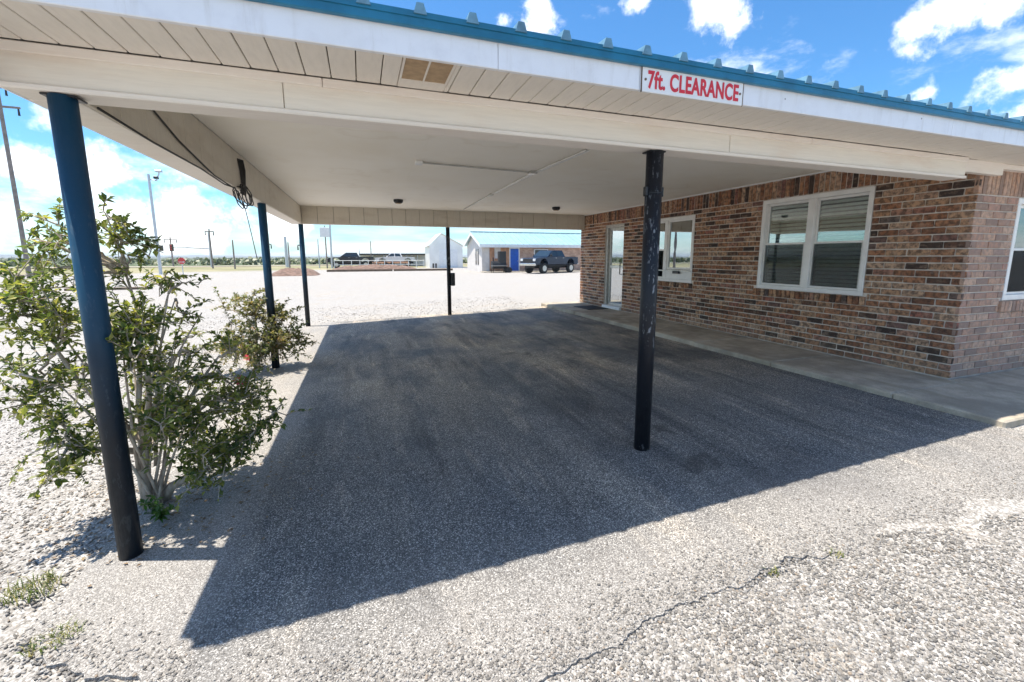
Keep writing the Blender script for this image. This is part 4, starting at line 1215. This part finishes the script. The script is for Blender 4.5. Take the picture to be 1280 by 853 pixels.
# ------------------------------------------------------------------ pickup trucks
def pickup(loc, rz, label, paint, scale=1.0, group=None):
    t = thing('pickup_truck', label, 'pickup truck', loc, rz, group)
    t.scale = (scale,) * 3
    def arch(cx, r, z, n=9): return [(cx + r * math.cos(math.pi * i / n), z + r * math.sin(math.pi * i / n)) for i in range(n + 1)][::-1]
    zb = .78
    prof = [(-2.85, zb)] + arch(-1.85, .52, zb) + arch(1.75, .52, zb) + [(2.75, zb), (2.8, 1.0), (2.78, 1.42), (.95, 1.44), (-1.25, 1.46), (-1.45, 1.42), (-2.7, 1.34), (-2.88, 1.2)]
    B = lambda m, *a, **k: m.build(*a, local=True, **k)
    body = B(MB().prism(prof, -.97, .97, 1), 'body', paint, t)
    m = MB()
    zt = 2.0
    bot = [(-1.35, 1.455), (.98, 1.44)]; top_ = [(-.62, zt), (.72, zt)]
    m.add([(bot[0][0], -.93, 1.45), (bot[1][0], -.93, 1.45), (bot[1][0], .93, 1.45), (bot[0][0], .93, 1.45), (top_[0][0], -.76, zt), (top_[1][0], -.76, zt), (top_[1][0], .76, zt), (top_[0][0], .76, zt)],
          [(0, 3, 2, 1), (4, 5, 6, 7), (0, 1, 5, 4), (1, 2, 6, 5), (2, 3, 7, 6), (3, 0, 4, 7)])
    B(m, 'cab', paint, t)
    def side_pane(s, x0, x1, x2, x3):
        m = MB()
        ya, yb = s * (.94 - .17 * (.10)), s * (.94 - .17 * .85)
        e = s * .012
        m.add([(x0, ya + e, 1.51), (x1, ya + e, 1.51), (x2, yb + e, 1.92), (x3, yb + e, 1.92), (x0, ya - e, 1.51), (x1, ya - e, 1.51), (x2, yb - e, 1.92), (x3, yb - e, 1.92)],
              [(0, 1, 2, 3), (7, 6, 5, 4), (0, 4, 5, 1), (1, 5, 6, 2), (2, 6, 7, 3), (3, 7, 4, 0)])
        B(m, 'side_window', 'tinted', t)
    for s in (-1, 1):
        side_pane(s, -1.12, -.16, -.18, -.60); side_pane(s, -.06, .80, .62, -.08)
        B(MB().cbox((-1.0, s * .97 - .09 if s < 0 else .97, 1.42), (-.86, s * .97 if s < 0 else 1.06, 1.6), .02) if False else MB().cbox((-1.08, min(s * .95, s * 1.14), 1.48), (-.94, max(s * .95, s * 1.14), 1.66), .02), 'mirror', 'black', t)
        B(MB().cbox((-2.80, s * .78 - .14, 1.10), (-2.74 - .0, s * .78 + .14, 1.30), .01) if False else MB().cbox((-2.905, s * .76 - .15, 1.08), (-2.80, s * .76 + .15, 1.28), .015), 'headlight', 'lamp', t)
        for x in (-.28, .68):
            B(MB().cbox((x - .09, min(s * .965, s * .985), 1.32), (x + .09, max(s * .965, s * .985), 1.355), .004), 'door_handle', 'chrome', t)
        B(MB().cbox((-1.3, min(s * .96, s * 1.1), .66), (1.2, max(s * .96, s * 1.1), .71), .01), 'side_step', 'black', t)
        for x in (-1.85, 1.75):
            y0, y1 = sorted((s * .70, s * 1.03))
            w = B(MB().tube([(x, y0, .45), (x, y0 + .04, .45), (x, y1 - .04, .45), (x, y1, .45)], [.40, .45, .45, .40], 22), 'wheel', 'tyre', t)
            y0, y1 = sorted((s * .9, s * 1.04))
            B(MB().tube([(x, y0, .45), (x, y1, .45)], .25, 16), 'rim', 'alu', w)
    m = MB(); x = lambda z: -1.35 + .73 * (z - 1.45) / .55
    m.add([(x(1.5) - .012, -.86, 1.50), (x(1.5) - .012, .86, 1.50), (x(1.94) - .012, .73, 1.94), (x(1.94) - .012, -.73, 1.94), (x(1.5) + .03, -.86, 1.48), (x(1.5) + .03, .86, 1.48), (x(1.94) + .03, .73, 1.92), (x(1.94) + .03, -.73, 1.92)],
          [(0, 1, 2, 3), (7, 6, 5, 4), (0, 4, 5, 1), (1, 5, 6, 2), (2, 6, 7, 3), (3, 7, 4, 0)])
    B(m, 'windscreen', 'tinted', t)
    B(MB().cbox((-2.92, -.58, .95), (-2.82, .58, 1.28), .02), 'grille', 'black', t)
    B(MB().cbox((-3.0, -.95, .68), (-2.80, .95, .90), .04), 'bumper', 'chrome', t)
    B(MB().cbox((2.72, -.95, .72), (2.90, .95, .90), .03), 'bumper', 'chrome', t)
    B(MB().box((1.02, -.85, 1.40), (2.7, .85, 1.452)), 'bed_liner', 'black', t)
    B(MB().cbox((-2.6, -.5, .45), (2.6, .5, .78), .05), 'chassis', 'black', t)
    return t


pickup((16.25, 36.6, -.09), R(24), 'navy blue lifted pickup truck in front of the motel wing', 'truck')
pickup((-1.2, 62, -.1), R(2), 'dark pickup truck far behind the empty lot, left of the long shed', 'black_metal', 1.0)
pickup((4.9, 68, -.1), R(-4), 'white pickup truck parked behind the pipe fence', 'white', 1.0)

# long low shed and pipe fence across the back of the lot
sh = thing('pole_shed', 'long low open shed with dark flat roof at the back of the lot', 'shed', (4.5, 74, -.1))
MB().box((-.2, 71, 1.62), (10.5, 76, 1.84)).build('roof', 'black_metal', sh)
MB().box((-.2, 75.8, -.2), (10.5, 75.95, 1.615)).build('back_wall', 'white_metal', sh)
for k in range(7): MB().tube([(0 + 1.7 * k, 71.2, -.2), (1.7 * k, 71.2, 1.615)], .07, 6).build('post', 'steel', sh)
pf = thing('pipe_fence', 'pale pipe rail fence along the back of the lot', 'fence', (2, 60, -.1))
for k in range(12):
    x = -3.2 + 1.02 * k
    MB().tube([(x, 60, -.2), (x, 60, .95)], .045, 6).build('post', 'white', pf)
for z in (.35, .88): MB().tube([(-3.2, 60, z), (8.02, 60, z)], .035, 6).build('rail', 'white', pf)
tr = thing('flatbed_trailer', 'brown flatbed trailer parked behind the pipe fence', 'trailer', (2.2, 64.5, -.1))
MB().cbox((-.6, 63.5, .42), (6.4, 65.5, .62), .02).build('deck', 'panel_wood', tr)
for x in (3.3, 4.1):
    for y in (63.6, 65.4): MB().tube([(x, y - .1, .27), (x, y + .1, .27)], .36, 14).build('wheel', 'tyre', tr)
MB().cbox((-2.0, 64.4, .40), (-.6, 64.6, .52), .01).build('tongue', 'black_metal', tr)

# heap of red-brown earth and low planter strip
def mound(name, label, x0, x1, y0, y1, h, cat):
    m = MB(); nx, ny = 26, 14
    for j in range(ny + 1):
        for i in range(nx + 1):
            u, v = i / nx, j / ny
            e = max(0, 1 - (2 * u - 1) ** 4) * max(0, 1 - (2 * v - 1) ** 2)
            z = -.16 + (h + .1) * e ** .8 * (.75 + .5 * rng.random() * e) 
            m.v.append((x0 + (x1 - x0) * u, y0 + (y1 - y0) * v, z))
    for j in range(ny):
        for i in range(nx): m.f.append((j * (nx + 1) + i, j * (nx + 1) + i + 1, (j + 1) * (nx + 1) + i + 1, (j + 1) * (nx + 1) + i))
    o = m.build(name, 'dirt', smooth=True, recalc=False); tag(o, label, cat); return o
mound('dirt_mound', 'mound of red-brown earth behind the far left post', -6.9, -3.2, 37.2, 41.5, .46, 'mound')
mound('earth_bank', 'long low bank of red-brown earth right of the mound', -3.4, 6.5, 52, 54.5, .45, 'earth bank')
for k, (x0, x1, y) in enumerate(((-3.2, 3.0, 46.2), (3.1, 9.2, 46.2))):
    o = MB().cbox((x0, y, -.14), (x1, y + .22, .13), .02).build('kerb_timber', 'dark_wood')
    tag(o, ['weathered kerb timber along the back of the lot, left length', 'weathered kerb timber ending near the motel wing'][k], 'timber', 'kerb timbers along the lot')
tag(MB().cbox((-12.6, 25.0, -.2), (-9.4, 25.2, .0), .02).build('kerb_timber', 'dark_wood'), 'weathered timber lying on gravel left of the big shrub', 'timber', 'kerb timbers along the lot')

# ------------------------------------------------------------------ poles and signals
def pole(name, label, cat, x, y, h, r, mat='pole_wood', group=None):
    z = GZ(x, y) - .3
    t = thing(name, label, cat, (x, y, z + .3), 0, group)
    MB().tube([(x, y, z), (x, y, h)], [r, r * .7], 10).build('shaft', mat, t, smooth=False)
    return t


def crossarm(t, x, y, z, half, insul=True, rise=.12):
    MB().cbox((x - half, y - .06, z - .06), (x + half, y + .06, z + .06), .01).build('crossarm', 'pole_wood', t)
    for k in (-1, 1):
        MB().tube([(x + k * half * .9, y, z - .062), (x + k * half * .9, y, z - .5)], [.05, .07], 6).build('insulator', 'black', t)
t = pole('utility_pole', 'tall wooden utility pole with hanging insulators at the left edge', 'utility pole', -21.9, 40, 11.6, .14, group='poles beyond the lot')
crossarm(t, -21.9, 40, 11.2, 1.0); crossarm(t, -22.2, 40, 12.4, .8)
MB().tube([(-21.9, 40, 11.5), (-21.9, 40, 12.6)], .1, 8).build('shaft', 'pole_wood', t)
t = pole('light_pole', 'slim yard light pole with bracketed lamp head right of the nearest post', 'light pole', -16.1, 45, 8.1, .13, 'steel', group='poles beyond the lot')
MB().tube([(-16.1, 45, 7.7), (-15.6, 45, 7.6), (-15.4, 45, 8.1), (-15.3, 45, 8.5)], .05, 6).build('bracket', 'steel', t)
MB().cbox((-15.6, 44.85, 8.3), (-15.15, 45.15, 8.45), .02).build('lamp_head', 'steel', t)
MB().cbox((-15.75, 44.85, 7.75), (-15.45, 45.15, 7.95), .02).build('lamp_head', 'black_metal', t)
# traffic signal on its mast arm
x, y = -21.4, 78
t = pole('traffic_signal', 'traffic signal pole with a long mast arm over the road', 'traffic light', x, y, 5.0, .16, 'steel')
MB().tube([(x, y, 2.55), (x - 3.4, y, 2.75), (x - 4.9, y, 2.75)], [.09, .07, .05], 8).build('mast_arm', 'steel', t)
MB().tube([(x, y, 2.95), (x - 3.0, y, 2.85)], [.04, .04], 6).build('brace', 'steel', t)
sg_ = MB().cbox((x - 5.0, y - .25, 2.2), (x - 4.55, y + .1, 3.25), .05).build('signal_head', 'signal', t)
for q in range(3): MB().tube([(x - 4.78, y - .26, 2.45 + .28 * q), (x - 4.78, y - .34, 2.45 + .28 * q)], .1, 10).build('signal_lens', 'stop', sg_)
t = pole('utility_pole', 'short utility pole with crossarm left of the signal mast', 'utility pole', -28.6, 85, 4.5, .13, group='poles beyond the lot')
crossarm(t, -28.6, 85, 4.1, .9)
MB().tube([(-28.6, 85, 2.8), (-29.9, 85, 2.8)], .05, 6).build('arm', 'steel', t); MB().cbox((-30.2, 84.8, 2.3), (-29.7, 85.2, 3.2), .05).build('signal_head', 'signal', t)
def flagpole(k, x, y, h, r, label, mat='pole_wood', arm=0):
    t = pole('utility_pole', label, 'pole', x, y, h, r, mat, group='poles beyond the lot')
    if arm: crossarm(t, x, y, h - .35, arm)
    return t
flagpole(0, -18.0, 66, 4.9, .11, 'thin dark pole just right of the signal mast', arm=.5)
flagpole(1, -14.6, 62, 3.4, .10, 'short plain pole between the signal and the middle post')
flagpole(2, -10.4, 60, 3.2, .09, 'short plain pole left of the middle post', arm=.3)
flagpole(3, -10.0, 70, 4.2, .22, 'pale broad steel standpipe left of the middle post', 'steel')
flagpole(4, -7.6, 55, 3.0, .08, 'short dark pole left of the dirt mound')
flagpole(5, -5.8, 50, 2.9, .09, 'forked dark pole behind the dirt mound', arm=.25)
flagpole(6, -5.1, 62, 3.6, .08, 'thin grey pole right of the forked pole', 'steel')
flagpole(7, 1.5, 70, 3.7, .08, 'thin dark mast rising behind the long shed')
flagpole(8, -.2, 78, 2.6, .08, 'thin pale mast left of the long shed', 'steel')
x, y = -4.05, 60
t = pole('sign_pole', 'twin pole sign with a small board at its top', 'sign', x, y, 5.2, .09, 'pole_wood')
MB().tube([(x + .55, y, -.4), (x + .62, y, 5.3)], .11, 8).build('shaft', 'steel', t)
MB().cbox((x - .6, y - .15, 3.8), (x + .5, y - .1, 5.0), .02).build('board', 'white', t)
for k, (x, y, h, lb) in enumerate(((-13.7, 42.5, 1.4, 'red stop sign beyond the lot, left of the signal mast'), (-18.3, 40, 1.4, 'red stop sign half hidden behind the big shrub'))):
    t = thing('stop_sign', lb, 'stop sign', (x, y, -.1), 0, 'stop signs by the road')
    MB().tube([(x, y, -.3), (x, y, h)], .035, 6).build('post', 'steel', t)
    oct_ = [(x + -.27 * math.cos(R(22.5 + 45 * i)), h - .34 + .27 * math.sin(R(22.5 + 45 * i))) for i in range(8)]
    pl = MB().prism(oct_, y - .06, y - .04, 1).build('plate', 'stop', t)
    fc = bpy.data.curves.new('stop_text', 'FONT'); fc.body = 'STOP'; fc.size = .17; fc.align_x = 'CENTER'; fc.align_y = 'CENTER'; fc.extrude = .003
    fo = bpy.data.objects.new('tmp', fc); col.objects.link(fo); dg = bpy.context.evaluated_depsgraph_get(); tm = bpy.data.meshes.new_from_object(fo.evaluated_get(dg)); bpy.data.objects.remove(fo)
    for v in tm.vertices: a, b, c = v.co; v.co = (a, -.066 - c, h - .34 + b)
    tm.materials.clear(); tm.materials.append(MAT['white']); lo = bpy.data.objects.new('lettering', tm); col.objects.link(lo); lo.parent = t

# road beyond the lot, far brush and hills
m = MB(); 
pts = [(-160, 96), (-60, 84), (-25, 82), (0, 90), (60, 100), (200, 130)]
for (xa, ya), (xb, yb) in zip(pts, pts[1:]):
    m.add([(xa, ya - 3.5, GZ(xa, ya - 3.5) + .06), (xb, yb - 3.5, GZ(xb, yb - 3.5) + .06), (xb, yb + 3.5, GZ(xb, yb + 3.5) + .06), (xa, ya + 3.5, GZ(xa, ya + 3.5) + .06)], [(0, 1, 2, 3)])
structure(m.build('road', 'concrete', recalc=False))
m = MB()
for k in range(1500):
    y = 100 + 900 * rng.random() ** 2.0; x = rng.uniform(-1.1, .9) * y - 10
    z = GZ(x, y); s = rng.uniform(.5, 1.2) * (1 + y / 700)
    for j in range(16):
        d = Vector((rng.gauss(0, 1), rng.gauss(0, .7), rng.gauss(0, .45)))
        p = Vector((x, y, z + s * .45)) + d * s * .55
        if p.z < z: p.z = z + .1
        u = Vector((rng.gauss(0, 1), rng.gauss(0, 1), rng.gauss(0, 1))).normalized(); w = u.orthogonal().normalized()
        q = s * .3
        m.add([p - u * q - w * q * .6, p + u * q - w * q * .5, p + u * q * .6 + w * q, p - u * q * .7 + w * q * .8], [(0, 1, 2, 3)])
o = stuff(m.build('brush', 'brush', recalc=False))
m = MB(); nh = 120; prev = None
for k in range(nh + 1):
    a = -1.25 + 2.4 * k / nh
    x, y = 3300 * math.sin(a), 3300 * math.cos(a)
    h = 2 + 10 * (.5 + .5 * math.sin(k * .31) * math.sin(k * .117 + 1)) + rng.uniform(0, 2.0)
    m.v += [(x * .94, y * .94, -40), (x, y, h), (x * 1.1, y * 1.1, -40)]
    if k:
        b = 3 * k; m.f += [(b - 3, b, b + 1, b - 2), (b - 2, b + 1, b + 2, b - 1)]
structure(m.build('hills', 'hills', recalc=False, smooth=True))

# thin summer haze over the plain
hb = MB().box((-4300, -1200, -45), (4300, 4300, 16)).build('haze', 'white')
hm = bpy.data.materials.new('thin_air'); hm.use_nodes = True
hn = hm.node_tree.nodes; hn.remove(hn['Principled BSDF'])
pv = hn.new('ShaderNodeVolumePrincipled'); pv.inputs['Color'].default_value = (.86, .91, 1, 1); pv.inputs['Density'].default_value = .00035
hm.node_tree.links.new(pv.outputs[0], hn['Material Output'].inputs['Volume'])
hb.data.materials.clear(); hb.data.materials.append(hm); stuff(hb)
